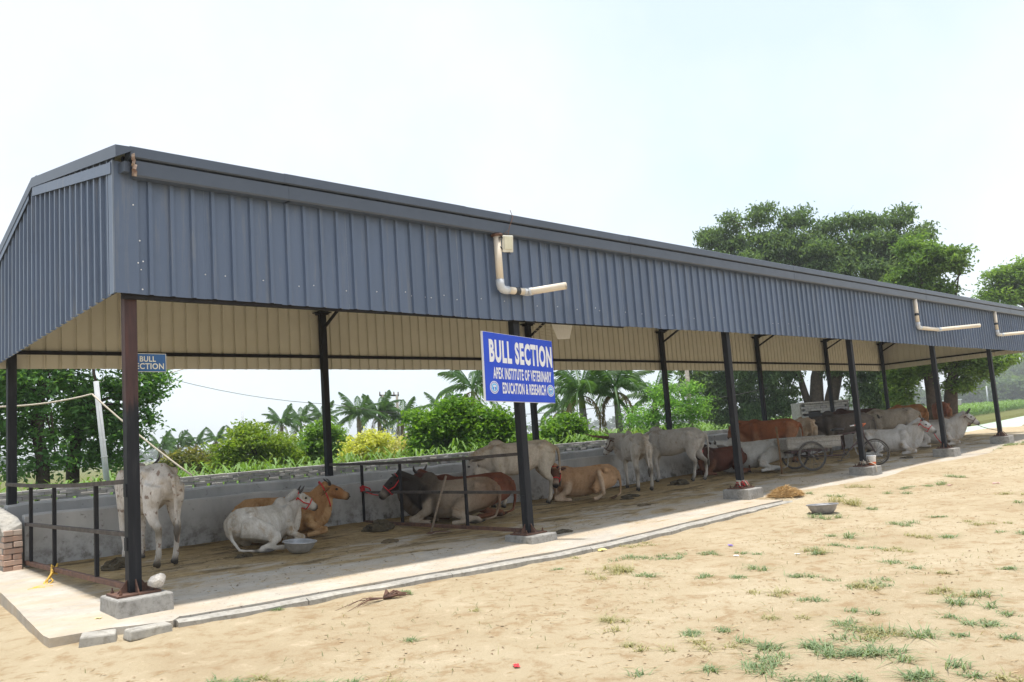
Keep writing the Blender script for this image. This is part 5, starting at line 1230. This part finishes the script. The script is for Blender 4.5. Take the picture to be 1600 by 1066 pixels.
bush('bright yellow leaved bush beyond the wall', 25, [(572, 698, 32, 22), (560, 710, 28, 14), (592, 690, 22, 16)], 3400, .12, .06, (.40, .42, .09), (.62, .62, .20), 114)
bush('pale cream-yellow bush right of the bright yellow one', 27, [(622, 702, 20, 20), (612, 712, 22, 12)], 1800, .12, .05, (.42, .42, .17), (.60, .58, .28), 115)
bush('large dense green bush left of the sign post', 25, [(690, 668, 45, 36), (745, 665, 45, 38), (715, 640, 36, 20), (668, 695, 32, 24), (780, 690, 36, 28), (725, 700, 60, 22), (655, 660, 22, 22), (790, 660, 22, 22), (810, 700, 22, 20)], 24000, .15, .075, (.055, .15, .018), (.21, .36, .045), 116)
bush('dense green bush right of the sign post', 27, [(880, 680, 34, 20), (905, 690, 30, 16), (860, 695, 28, 15), (885, 660, 22, 11), (925, 695, 22, 14), (840, 690, 20, 16)], 11000, .15, .075, (.055, .15, .018), (.20, .34, .05), 117)
tree('light feathery green tree between the palms and the dark tree', 31, (1040, 700), [[(1040, 700, .09), (1042, 660, .06), (1040, 630, .04)]], [(1000, 655, 34, 20), (1045, 640, 40, 24), (1085, 640, 32, 22), (1030, 612, 26, 12), (1070, 610, 26, 12), (1010, 680, 32, 16), (1060, 676, 32, 16)], 7000, .14, .05, (.09, .22, .05), (.27, .46, .13), 118)
bush('small yellow-green shrub at the foot of the tall palm', 29, [(985, 690, 16, 14), (1000, 695, 16, 9)], 1300, .13, .06, (.13, .2, .03), (.28, .32, .06), 119)
bush('low green shrub behind the bull beyond the wall', 27, [(640, 722, 30, 11), (615, 728, 22, 8)], 1800, .12, .06, (.09, .17, .03), (.2, .28, .06), 120)
# the great dark tree behind the far half of the shed
tree('huge dark green drooping-leaved tree rising above the roof', 50, (1281, 650), [[(1275, 655, .48), (1276, 622, .40), (1276, 590, .34), (1290, 520, .2)], [(1286, 655, .46), (1300, 620, .38), (1310, 575, .30), (1330, 500, .18)], [(1277, 640, .25), (1256, 610, .2), (1246, 575, .13)]],
     [(1125, 385, 32, 26), (1175, 385, 40, 24), (1225, 385, 44, 26), (1280, 398, 50, 26), (1345, 392, 50, 28), (1400, 392, 42, 28), (1150, 430, 60, 40), (1240, 430, 70, 50), (1330, 440, 70, 45), (1405, 440, 45, 40), (1180, 520, 80, 50), (1350, 520, 60, 45),
      (1108, 374, 18, 14), (1140, 352, 20, 18), (1190, 338, 24, 18), (1243, 340, 26, 18), (1287, 358, 22, 14), (1325, 350, 20, 16), (1362, 352, 24, 16), (1405, 342, 22, 20), (1442, 364, 20, 14), (1100, 605, 38, 28), (1155, 600, 45, 34), (1215, 600, 38, 34), (1120, 645, 34, 24), (1180, 648, 44, 24), (1225, 640, 22, 20), (1085, 580, 30, 22), (1345, 610, 24, 26), (1375, 600, 30, 30), (1370, 635, 22, 12), (1320, 570, 35, 22)], 130000, .25, .10, (.060, .115, .048), (.165, .245, .115), 130, bark='barkA', limbs=34, droop=.7)
tree('lighter green twin-trunked tree behind the fifth front post', 42, (1460, 655), [[(1461, 655, .36), (1457, 610, .29), (1448, 570, .21), (1440, 520, .2)], [(1480, 655, .34), (1486, 600, .26), (1494, 570, .18), (1480, 500, .15)]],
     [(1450, 410, 42, 28), (1480, 405, 30, 22), (1430, 385, 28, 18), (1415, 450, 36, 24), (1470, 455, 24, 14), (1500, 415, 14, 12), (1430, 520, 60, 36), (1500, 530, 50, 30), (1410, 590, 28, 30), (1430, 570, 34, 20), (1515, 575, 30, 20), (1500, 600, 24, 12), (1545, 575, 18, 12), (1560, 560, 26, 12), (1408, 625, 20, 14), (1470, 565, 24, 14)], 42000, .20, .085, (.075, .15, .038), (.19, .29, .075), 131, limbs=26, droop=.4)
tree('light green tree at the far end past the last drain pipe', 60, (1600, 650), [[(1625, 655, .3), (1622, 560, .22), (1610, 480, .14)]], [(1560, 440, 26, 20), (1590, 425, 32, 20), (1580, 465, 34, 16), (1625, 450, 40, 40), (1545, 462, 16, 9), (1640, 520, 50, 40)], 18000, .26, .11, (.09, .17, .04), (.22, .34, .07), 132, limbs=16)
# trees fading in the haze past the field
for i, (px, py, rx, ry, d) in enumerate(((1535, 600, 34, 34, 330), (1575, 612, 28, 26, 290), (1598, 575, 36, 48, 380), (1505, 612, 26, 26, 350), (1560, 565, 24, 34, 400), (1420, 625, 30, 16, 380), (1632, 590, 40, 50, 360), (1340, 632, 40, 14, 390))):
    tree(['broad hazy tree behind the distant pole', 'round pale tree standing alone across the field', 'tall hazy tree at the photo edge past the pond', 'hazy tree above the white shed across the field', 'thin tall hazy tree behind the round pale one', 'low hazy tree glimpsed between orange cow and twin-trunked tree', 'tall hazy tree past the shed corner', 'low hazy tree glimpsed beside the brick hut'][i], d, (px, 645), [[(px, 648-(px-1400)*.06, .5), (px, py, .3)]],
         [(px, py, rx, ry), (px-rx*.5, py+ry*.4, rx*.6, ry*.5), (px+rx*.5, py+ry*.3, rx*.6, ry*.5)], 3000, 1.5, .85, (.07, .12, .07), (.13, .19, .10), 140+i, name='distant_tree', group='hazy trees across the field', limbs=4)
# far belt of trees
rg = np.random.default_rng(8); bl = []
for a in np.arange(-20, 96, 1.2):
    d = rg.uniform(450, 560); h = rg.uniform(5, 10); yaw = R(a); bl.append((CAM[0]+d*math.sin(yaw), CAM[1]+d*math.cos(yaw), h*.45, rg.uniform(5, 9), rg.uniform(5, 9), h*.55))
P, t = blob_points(bl, 26000, 10, 9, 1.2); t = t[:, None]
tag(link('far_wood', leafmesh('far_wood', P, 2.2, 1.3, np.array((.04, .075, .04))*(1-t)+np.array((.08, .115, .06))*t, 10)), 'far hazy belt of trees along the horizon', 'wood', None, 'stuff')

# ------------------------------------------------------------------ palms
def frond_mesh(seed, L=2.0, droop=1.0, wdt=.55, c=(.075, .15, .05), nl=46):
    rg = np.random.default_rng(seed); t = np.linspace(0, 1, 14); x = L*(t-.10*droop*t**3); z = L*(.42*t-.95*droop*t**2.2); 
    V = []; F = []; col = []
    for i in range(14):
        r = .022*(1-t[i])+.005; V += [(x[i], -r, z[i]), (x[i], r, z[i]), (x[i], 0, z[i]-r)]; col += [tuple(v*1.3 for v in c)]*3
    for i in range(13):
        a = 3*i
        for p, q in ((0, 1), (1, 2), (2, 0)): F.append((a+p, a+q, a+3+q, a+3+p))
    for j in range(nl):
        u = .12+.87*j/nl
        for s in (-1, 1):
            px_ = np.interp(u, t, x); pz = np.interp(u, t, z); l = wdt*L*.5*(math.sin(math.pi*min(1, u*.85+.15))**.6)*rg.uniform(.8, 1.15)
            d = np.array([.5, s*.62, -.35-.5*rg.uniform()]); d /= np.linalg.norm(d); e = np.array([.25, s*.35, -.95]); b = np.array([px_, 0, pz]); m = b+d*l*.5; q = m+(d*.5+e*.5)*l*.55
            w_ = .034*L/2; k = len(V); V += [tuple(b), tuple(m+np.array([w_, 0, .005])), tuple(q), tuple(m-np.array([w_, 0, -.005]))]; F.append((k, k+1, k+2, k+3)); g = rg.uniform(.7, 1.3); col += [tuple(v*g for v in c)]*4
    return npmesh('frond', np.array(V), np.array(F), [M['leaf']], col=np.array(col))
FR = [frond_mesh(i, 1.0, dr) for i, dr in enumerate((.35, .6, .85, 1.1))]
FD = [frond_mesh(10+i, 1.0, dr, .35, (.20, .15, .085), 22) for i, dr in enumerate((1.3, 1.6))]
def palm(label, px, py, dist, L, n, seed, tr0=.14, dead=2, green=True, by=720):
    c = at(px, py, dist); root = empty('palm_tree', (c[0], c[1], -.4), 0, label, 'palm tree', 'palms beyond the wall'); H = c[2]+.4; rg = random.Random(seed)
    mb = MB(); mb.tube([(0, 0, -.1), (.02, 0, H*.3), (.03, .01, H*.6), (0, 0, H*.80)], [tr0*1.2, tr0, tr0*.95, tr0*.8], 12)
    for i in range(int(H*.8/.22)): z = .1+i*.22; mb.tube([(.03*min(1, z/H*2), 0, z), (.03*min(1, z/H*2), 0, z+.03)], [tr0*1.06, tr0*1.04], 12)
    mb.build('trunk', M['palmbark'], root, True)
    mb = MB(); mb.tube([(0, 0, H*.79), (0, 0, H*.9), (0, 0, H+.05)], [tr0*.85, tr0*.75, tr0*.3], 12); mb.build('crownshaft', M['palmgreen' if green else 'palmbark'], root, True)
    for i in range(n):
        q = i/n; o = link('frond', FR[min(3, int(q*4))], root); o.location = (0, 0, H-.05*q); s = L*rg.uniform(.85, 1.15); o.scale = (s, s, s); o.rotation_euler = (rg.uniform(-.15, .15), -R(52)*(1-q)+R(10)*q, i*2.4+rg.uniform(-.2, .2))
    for i in range(dead):
        o = link('dead_frond', FD[i % 2], root); o.location = (0, 0, H-.15); s = L*rg.uniform(.8, 1.0); o.scale = (s, s, s); o.rotation_euler = (0, R(35), rg.uniform(0, 6.28)); o['label'] = 'dry brown hanging frond'
    return root
for i, (px, py, d, L, n, tr0, dead, lb) in enumerate(((908, 612, 33, 2.3, 17, .17, 2, 'royal palm with green stem just right of the sign'), (962, 606, 33, 2.1, 17, .15, 3, 'royal palm with brown fronds left of the dark tree'), (1022, 622, 38, 2.0, 15, .14, 2, 'palm half hidden behind the feathery tree'),
        (738, 606, 36, 2.2, 13, .14, 2, 'palm with arching fronds rising left of the sign'), (690, 640, 45, 1.7, 12, .13, 0, 'small palm top behind the large dense bush'), (878, 636, 44, 1.9, 14, .13, 2, 'palm behind the bush beside the sign post'),
        (560, 645, 48, 1.9, 16, .15, 1, 'palm just right of the second back post'), (592, 642, 50, 2.0, 18, .15, 1, 'full palm below the transformer frame'), (628, 652, 50, 1.9, 16, .15, 2, 'palm at the right of the three-palm clump'), (440, 658, 52, 1.7, 14, .13, 1, 'palm at the left of the group above the broad bush'), (470, 655, 54, 1.7, 13, .13, 1, 'palm in the middle of the group above the broad bush'),
        (505, 650, 55, 1.6, 13, .13, 1, 'palm just left of the second back post'), (250, 695, 58, 1.6, 12, .12, 2, 'distant palm above the spotted cow horns'), (278, 692, 60, 1.6, 12, .12, 3, 'distant palm with brown skirt right of the spotted cow'), (306, 690, 60, 1.5, 12, .12, 3, 'third distant palm from the corner post'), (338, 684, 62, 1.6, 12, .12, 2, 'distant palm left of the thin far pole'), (366, 676, 66, 1.2, 14, .10, 0, 'slender distant palm under the thin far pole'))):
    palm(lb, px, py+(3 if d > 45 else 0), d, L*(.86 if d > 45 else .95), n if d > 45 else n-4, 200+i, tr0, dead+1, d < 45)

# ------------------------------------------------------------------ poles, wires, hut
def pole(name, label, px, py0, py1, dist, r, mat, lean=0, cat='pole'):
    a = at(px+lean, py1, dist); b = at(px, py0, dist); a[2] = min(a[2], -.4); mb = MB(); o = Vector(a); mb.tube([(0, 0, 0), (Vector(b)-o)*.5, Vector(b)-o], [r*1.15, r*1.05, r*.85], 10); q = mb.build(name, M[mat], None, True); q.location = o; return tag(q, label, cat)
p_top = at(150, 596, 18); p_bot = at(178, 790, 18); p_bot[2] = -.4
lp = empty('leaning_pole', p_bot, 0, 'pale leaning metal pole in front of the dark left trees', 'pole'); d = Vector(p_top)-Vector(p_bot)
mb = MB(); mb.tube([(0, 0, 0), d], [.062, .05], 12); mb.build('shaft', M['polepaint'], lp, True)
mb = MB(); mb.tube([d*.55, d*.555], .068, 12); mb.tube([d*.3, d*.305], .068, 12); mb.build('collar', M['polepaint'], lp, True)
mb = MB(); mb.tube([d, d*1.04+Vector((-.02, 0, 0)), d*1.2+Vector((-.04, 0, .0))], .028, 8); mb.build('extension', M['barkA'], lp, True)
def wire(pts, r, mat, label, sag=.0, name='wire', cat='wire'):
    P = [Vector(p) for p in pts]; out = []
    for i in range(len(P)-1):
        for j in range(9): t = j/8; out.append(P[i].lerp(P[i+1], t)-Vector((0, 0, sag*4*t*(1-t)))-P[0]) if (j or not i) else None
    mb = MB(); mb.tube(out, r, 5); o = mb.build(name, M[mat], None, True); o.location = P[0]; return tag(o, label, cat)
wire([at(-60, 638, 16), at(0, 636, 16.5), at(143, 616, 17.9)], .018, 'whiterope', 'cream cord slung from the leaning pole out past the left end', .05, 'cord', 'cord')
wire([at(144, 616, 17.9), (3.02, 6.3, .99)], .018, 'whiterope', 'cream cord running from the leaning pole down to the brick wall', .05, 'cord', 'cord')
wire([at(-60, 624, 30), at(175, 592, 30), at(300, 572, 30)], .015, 'whiterope', 'pale wire crossing the dark left trees', .15)
wire([at(230, 582, 45), at(520, 632, 45), at(790, 648, 46)], .014, 'wire', 'dark overhead wire sagging across the open sky to the palms', .3)
wire([at(620, 648, 40), at(960, 634, 40), at(1200, 606, 42)], .014, 'wire', 'dark overhead wire passing in front of the royal palms', .25)
pole('far_pole', 'thin far pole standing above the broad bush', 379, 643, 720, 90, .13, 'polepaint')
pole('far_pole', 'white pole across the field in front of hazy trees', 1541, 603, 634, 150, .10, 'polepaint', 3)
pole('tree_stump_pole', 'pale slender bare trunk beside the third back post', 1073, 578, 690, 33, .10, 'palmbark', 8)
hf = at(604, 640, 62); he_ = empty('transformer_frame', (hf[0], hf[1], -.4), 0, 'two-pole transformer frame with crossbar above the palms', 'pylon')
l1, l2 = at(598, 617, 62), at(620, 617, 62)
for q in (l1, l2): mb = MB(); mb.tube([Vector((q[0]-hf[0], q[1]-hf[1], 0)), Vector((q[0]-hf[0], q[1]-hf[1], q[2]+.4))], .10, 8); mb.build('leg', M['palmbark'], he_, True)
mb = MB(); dv = Vector(l2-l1); a0 = Vector((l1[0]-hf[0], l1[1]-hf[1], l1[2]+.35)); mb.bar(a0-dv*.25, a0+dv*1.15, .12); mb.bar(a0-Vector((0, 0, .9)), a0+dv-Vector((0, 0, .9)), .1); mb.build('crossarm', M['steel'], he_)
mb = MB()
for t in (-.2, .2, .5, .8, 1.1): c = a0+dv*t+Vector((0, 0, .16)); mb.tube([c-Vector((0, 0, .12)), c+Vector((0, 0, .12))], [.06, .04], 6)
o = mb.build('insulators', M['rustbrown'], he_); o['kind'] = 'stuff'
# brick hut behind the trough
c = at(1283, 648, 36); hut = empty('brick_hut', (c[0], c[1], -.4), R(-46), 'low grey brick hut with dark sheet for shade in its square hole under the big tree', 'hut')
top = float(at(1283, 630, 36)[2])+.4; wx = 1.86; rgx = random.Random(4)
hb = [brickmesh((.235, .11, .085), M['greybrick']) for _ in range(2)]
nc = int(top/.094)
for r in range(nc):
    z = .05+r*.094; x = -wx/2+.12*(1+(r % 2)*.9)
    while x < wx/2-.05:
        if not (-.72 < x < -.10 and top-1.0 < z < top-.34) and z > .8:
            o = link('brick', hb[r % 2], hut); o.location = (x, -.55+rgx.uniform(-.015, .015), z)
        x += .248
mb = MB()
for a, b in (((-wx/2, 0), 0), ((wx/2, 0), 0)): mb.box((a[0], .1, top/2), (.12, 1.2, top))
mb.box((0, .65, top/2), (wx, .1, top)); mb.box((0, -.56, .4), (wx, .1, .8)); mb.build('wall', M['conc'], hut)
mb = MB(); mb.box((-.41, -.50, top-.66), (.66, .02, .66)); mb.build('opening_shade', M['saddle'], hut)  # black sheet stands in for the shade inside the hut
mb = MB(); mb.box((0, .05, top+.03), (wx+.1, 1.4, .07)); mb.build('roof_slab', M['conc'], hut)
c = at(1487, 631, 120); wb = empty('white_shed', (c[0], c[1], -.4), R(-30), 'small white flat-roofed shed across the corn field', 'shed')
mb = MB(); mb.box((0, 0, 1.0), (1.6, 1.6, 2.0)); mb.build('wall', M['rock'], wb); mb = MB(); mb.box((0, 0, 2.06), (1.75, 1.75, .12)); mb.build('roof', M['white'], wb)

# ------------------------------------------------------------------ crops
def corn(name, X, Y, H, seed, nb=9, label='', gzv=-.36, lw=.05):
    rg = np.random.default_rng(seed); n = len(X); V = []; F = []; cols = []
    base = np.stack([X, Y, np.full(n, gzv)], 1)
    for b in range(nb):
        u = (b+.6)/nb; ph = rg.uniform(0, 6.283, n); h = H*u*rg.uniform(.9, 1.1, n)*.85; l = H*(.42-.12*abs(u-.5))*rg.uniform(.75, 1.2, n); up = rg.uniform(.35, .75, n)
        d = np.stack([np.cos(ph), np.sin(ph), 0*ph], 1); s = np.stack([-np.sin(ph), np.cos(ph), 0*ph], 1)*lw*.5
        p0 = base+np.stack([0*h, 0*h, h], 1); p1 = p0+d*(l*.40)[:, None]+np.stack([0*h, 0*h, l*up*.55], 1); p2 = p0+d*(l*.78)[:, None]+np.stack([0*h, 0*h, l*(up*.55)], 1); p3 = p0+d*l[:, None]+np.stack([0*h, 0*h, l*(up*.2-.05)], 1)
        k = sum(len(v) for v in V); V.append(np.stack([p0-s*.5, p0+s*.5, p1-s, p1+s, p2-s*.8, p2+s*.8, p3, p3], 1).reshape(-1, 3)); i = k+np.arange(n)*8
        F += [np.stack([i, i+1, i+3, i+2], 1), np.stack([i+2, i+3, i+5, i+4], 1), np.stack([i+4, i+5, i+7, i+6], 1)]
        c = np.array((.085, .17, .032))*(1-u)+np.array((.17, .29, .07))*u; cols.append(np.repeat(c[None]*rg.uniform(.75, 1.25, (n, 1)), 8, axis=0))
    # stems
    k = sum(len(v) for v in V); s = np.array([.012, 0, 0]); t = base+np.array([0, 0, 1])*H[:, None]*.75; V.append(np.stack([base-s, base+s, t+s*.5, t-s*.5], 1).reshape(-1, 3)); i = k+np.arange(n)*4; F.append(np.stack([i, i+1, i+2, i+3], 1)); cols.append(np.tile((.12, .19, .06), (n*4, 1)))
    o = link(name, npmesh(name, np.concatenate(V), np.concatenate(F), [M['grass']], col=np.concatenate(cols))); return tag(o, label, 'crop', None, 'stuff')
rg = np.random.default_rng(12)
xs_, ys_ = np.meshgrid(np.arange(-3, 24, .22), np.arange(7.3, 13.5, .62)); xs_ = xs_.ravel()+rg.uniform(-.08, .08, xs_.size); ys_ = ys_.ravel()+rg.uniform(-.08, .08, ys_.size)
corn('corn_rows', xs_, ys_, np.interp(xs_, [-3, 2, 6, 14, 24], [1.25, 1.42, 1.42, 1.55, 1.45])*rg.uniform(.8, 1.12, xs_.size), 13, 13, 'young green corn standing behind the brick wall', lw=.055)
xs_, ys_ = np.meshgrid(np.arange(36, 165, .62), np.arange(9, 92, .75)); xs_ = xs_.ravel()+rg.uniform(-.2, .2, xs_.size); ys_ = ys_.ravel()+rg.uniform(-.2, .2, ys_.size)
lim = np.interp(xs_, [36, 46, 54, 66, 76, 92, 150, 230], [9, 13, 15, 16.5, 18.5, 21, 30, 38]); ok = (ys_ > lim) & (ys_ < 10+.62*xs_)
corn('corn_field', xs_[ok], ys_[ok], 1.35*rg.uniform(.75, 1.15, ok.sum()), 14, 7, 'wide green corn field stretching to the hazy trees', lw=.14)

# ------------------------------------------------------------------ grass tufts and ground litter
def blades(C, H, W, seed, c1, c2):
    rg = np.random.default_rng(seed); n = len(C); ph = rg.uniform(0, 6.283, n); ln = rg.uniform(.5, 2.9, n)*H; d = np.stack([np.cos(ph), np.sin(ph), 0*ph], 1); s = np.stack([-np.sin(ph), np.cos(ph), 0*ph], 1)*(W*.5); z = np.array([0, 0, 1.0])
    m = C+d*(ln*.30)[:, None]+z*(H*.46)[:, None]; t = C+d*(ln*1.05)[:, None]+z*(H*rg.uniform(.02, .75, n))[:, None]
    V = np.stack([C-s, C+s, m+s*.8, m-s*.8, t, t], 1).reshape(-1, 3); i = np.arange(n)*6; F = np.concatenate([np.stack([i, i+1, i+2, i+3], 1), np.stack([i+3, i+2, i+4, i+5], 1)])
    u = rg.uniform(0, 1, (n, 1)); col = np.array(c1)*(1-u)+np.array(c2)*u; return V, F, np.repeat(col, 6, axis=0)
TUFTS = [(940, 895, 45, 10), (975, 890, 40, 12), (1005, 900, 22, 9), (968, 968, 42, 10), (990, 1010, 22, 9), (1028, 1015, 24, 9), (995, 1050, 10, 12), (1100, 902, 22, 7), (1150, 902, 28, 6), (1168, 888, 18, 10), (1240, 897, 30, 8), (1165, 862, 22, 5), (1265, 862, 22, 9), (1200, 928, 40, 9), (1250, 935, 30, 8),
         (1225, 965, 34, 8), (1085, 992, 20, 9), (1112, 990, 18, 8), (1135, 980, 22, 6), (1115, 1010, 40, 12), (1175, 1003, 40, 13), (1215, 1020, 60, 14), (1260, 1010, 55, 14), (1155, 1042, 40, 14), (1235, 1050, 50, 14), (1105, 1048, 26, 12), (1355, 910, 62, 7), (1365, 920, 36, 10), (1352, 952, 24, 9), (1500, 930, 46, 12), (1545, 940, 50, 16), (1580, 955, 18, 9),
         (1515, 965, 44, 10), (1545, 978, 28, 7), (1325, 975, 50, 12), (1365, 985, 60, 14), (1395, 985, 14, 18), (1435, 990, 26, 20), (1370, 1008, 70, 16), (1290, 1015, 50, 14), (1330, 1022, 40, 14), (1445, 1030, 34, 18), (1490, 990, 24, 8), (1395, 1050, 40, 16), (1440, 1060, 40, 14), (1320, 1062, 40, 12), (1580, 1058, 30, 14), (1560, 990, 22, 8), (1520, 1055, 22, 12),
         (1328, 788, 36, 15), (1285, 808, 26, 11), (1295, 778, 22, 6), (1355, 765, 20, 8), (1400, 773, 16, 6), (1410, 765, 18, 4), (1500, 748, 20, 6), (1475, 758, 12, 8), (1452, 762, 26, 3), (1582, 772, 26, 6), (1600, 785, 14, 8), (1420, 817, 28, 8), (1448, 807, 20, 4), (1445, 837, 24, 8), (1330, 838, 14, 14), (1480, 837, 20, 8), (1530, 817, 34, 6), (1590, 830, 26, 6), (1268, 863, 24, 10), (1310, 850, 16, 6), (1340, 853, 30, 5), (1400, 857, 36, 6), (1400, 880, 34, 7), (1465, 892, 12, 7),
         (1595, 890, 30, 8), (1300, 836, 10, 6), (1370, 796, 12, 6), (1232, 772, 10, 4), (1010, 870, 60, 6), (1045, 868, 40, 5), (1110, 862, 30, 4), (1000, 850, 40, 5), (880, 868, 22, 6), (875, 885, 14, 5), (848, 838, 14, 8), (850, 850, 26, 6), (625, 930, 14, 4), (640, 935, 8, 4), (435, 962, 16, 5), (265, 968, 10, 5), (745, 958, 8, 4), (645, 1008, 18, 3)]
for px in range(330, 670, 14): TUFTS.append((px, 1072-abs(px-480)*.0+((px*7) % 9), 16, 10))
for px in range(1400, 1600, 16): TUFTS.append((px, 722-(px-1400)*.13+((px*5) % 7), 22, 4))
for px in range(1480, 1600, 14): TUFTS.append((px, 712-(px-1480)*.10, 22, 5))
rg = np.random.default_rng(21); VV = []; FF = []; CC = []; k = 0
for i, (px, py, w_, h) in enumerate(TUFTS):
    p = onz(px, py, -.31); s = FPX/((p-CAM) @ _f); Wm = w_/s; Hm = max(.05, h/s*1.25)
    n = int(np.clip(54*(Wm/.12)**.95, 20, 420)); na = max(1, int(Wm/.055)); ax_ = rg.normal(0, Wm*.42, na); ay_ = rg.normal(0, Wm*.6, na); j = rg.integers(0, na, n); x = p[0]+ax_[j]+rg.normal(0, .022+Wm*.04, n); y = p[1]+ay_[j]+rg.normal(0, .025+Wm*.05, n)
    C = np.stack([x, y, gz(x, y)-.004], 1); dry = rg.uniform() < .25
    v, f, c = blades(C, np.full(n, Hm)*rg.uniform(.5, 1.2, n), .0075+.0010*s**0, 300+i, (.14, .205, .10) if not dry else (.25, .25, .12), (.27, .34, .19) if not dry else (.42, .38, .21)); VV.append(v); FF.append(f+k); CC.append(c); k += len(v)
n = 2600; x = rg.uniform(-2, 30, n); y = -1.4-rg.uniform(0, 1, n)**1.2*6.5; keep = fbm(x*.5, y*.5, 3, 31) > .50; x, y = x[keep], y[keep]; C = np.stack([x, y, gz(x, y)], 1)
v, f, c = blades(C, np.full(len(x), .055), .006, 999, (.12, .15, .06), (.34, .31, .17)); VV.append(v); FF.append(f+k); CC.append(c); k += len(v)
tag(link('grass_tufts', npmesh('grass_tufts', np.concatenate(VV), np.concatenate(FF), [M['grass']], col=np.concatenate(CC))), 'scattered short grass tufts on the sandy yard', 'grass', None, 'stuff')
# dry stems, chips and clods on the yard
def chips(name, n, seed, L, W, hgt, mat, label, x0, x1, y0, y1, pw=1.0, thr=None, on=gz, flat=.12):
    rg = np.random.default_rng(seed); x = rg.uniform(x0, x1, n); y = y1-(y1-y0)*rg.uniform(0, 1, n)**pw
    if thr: q = fbm(x*.8, y*.8, 3, seed) > thr; x, y = x[q], y[q]
    n = len(x); ph = rg.uniform(0, 6.283, n); l = L*rg.uniform(.3, 1.3, n)**1.5; w_ = W*rg.uniform(.5, 1.4, n); d = np.stack([np.cos(ph), np.sin(ph), rg.normal(0, flat, n)], 1)*l[:, None]/2; s = np.stack([-np.sin(ph), np.cos(ph), rg.normal(0, flat, n)], 1)*w_[:, None]/2
    P = np.stack([x, y, on(x, y)+.004], 1); u = np.zeros((n, 3)); u[:, 2] = hgt*rg.uniform(.5, 1.5, n)
    V = np.stack([P-d, P-s, P+d, P+s, P+u], 1).reshape(-1, 3); i = np.arange(n)*5; F = np.concatenate([np.stack([i, i+1, i+4], 1), np.stack([i+1, i+2, i+4], 1), np.stack([i+2, i+3, i+4], 1), np.stack([i+3, i, i+4], 1)])
    return tag(link(name, npmesh(name, V, F, [M[mat]])), label, 'ground litter', None, 'stuff')
M['clod'] = simple('earth_clod', (.37, .27, .165), (.46, .36, .235), 9, .95); M['drystem'] = simple('dry_stem', (.50, .38, .22), (.34, .24, .13), 9, .9); M['leaf_dry'] = simple('dry_leaf', (.20, .12, .06), (.13, .08, .045), 9, .9)
chips('earth_clods', 6500, 41, .035, .025, .008, 'clod', 'small earth clods strewn over the yard', -3, 26, -9, -1.4, .8, .42)
chips('dry_stems', 7000, 42, .11, .006, .005, 'drystem', 'dry grass stems strewn over the yard', -3, 26, -9, -1.3, .8, .40)
chips('dark_scraps', 2000, 43, .055, .010, .006, 'leaf_dry', 'dark dry scraps scattered on the yard', -3, 26, -8.5, -1.3, .9, .48)
chips('floor_scraps', 2600, 44, .045, .025, .006, 'drydung', 'dung crumbs and fodder scraps on the shed floor', .2, 30, .2, 4.3, 1, .45, on=lambda x, y: zf(x, y)+.006)
chips('fodder_straw', 2200, 45, .09, .006, .006, 'drystem', 'loose straw on the shed floor', .2, 30, -.2, 4.3, .7, .47, on=lambda x, y: zf(x, y)+.008)
# ------------------------------------------------------------------ air
hb_ = MB(); hb_.box((200, 200, 12), (1300, 1300, 34)); hm, T, b = newmat('haze_air'); T.t.nodes.remove(b)
vp = T.n('ShaderNodeVolumePrincipled'); vp.inputs['Color'].default_value = (.94, .965, 1.0, 1); vp.inputs['Density'].default_value = .0008; vp.inputs['Anisotropy'].default_value = .2
outn = [q for q in T.t.nodes if q.type == 'OUTPUT_MATERIAL'][0]; T.l(vp.outputs[0], outn.inputs['Volume'])
HAZE = True
if HAZE: tag(hb_.build('haze', hm), None, None, None, 'stuff')
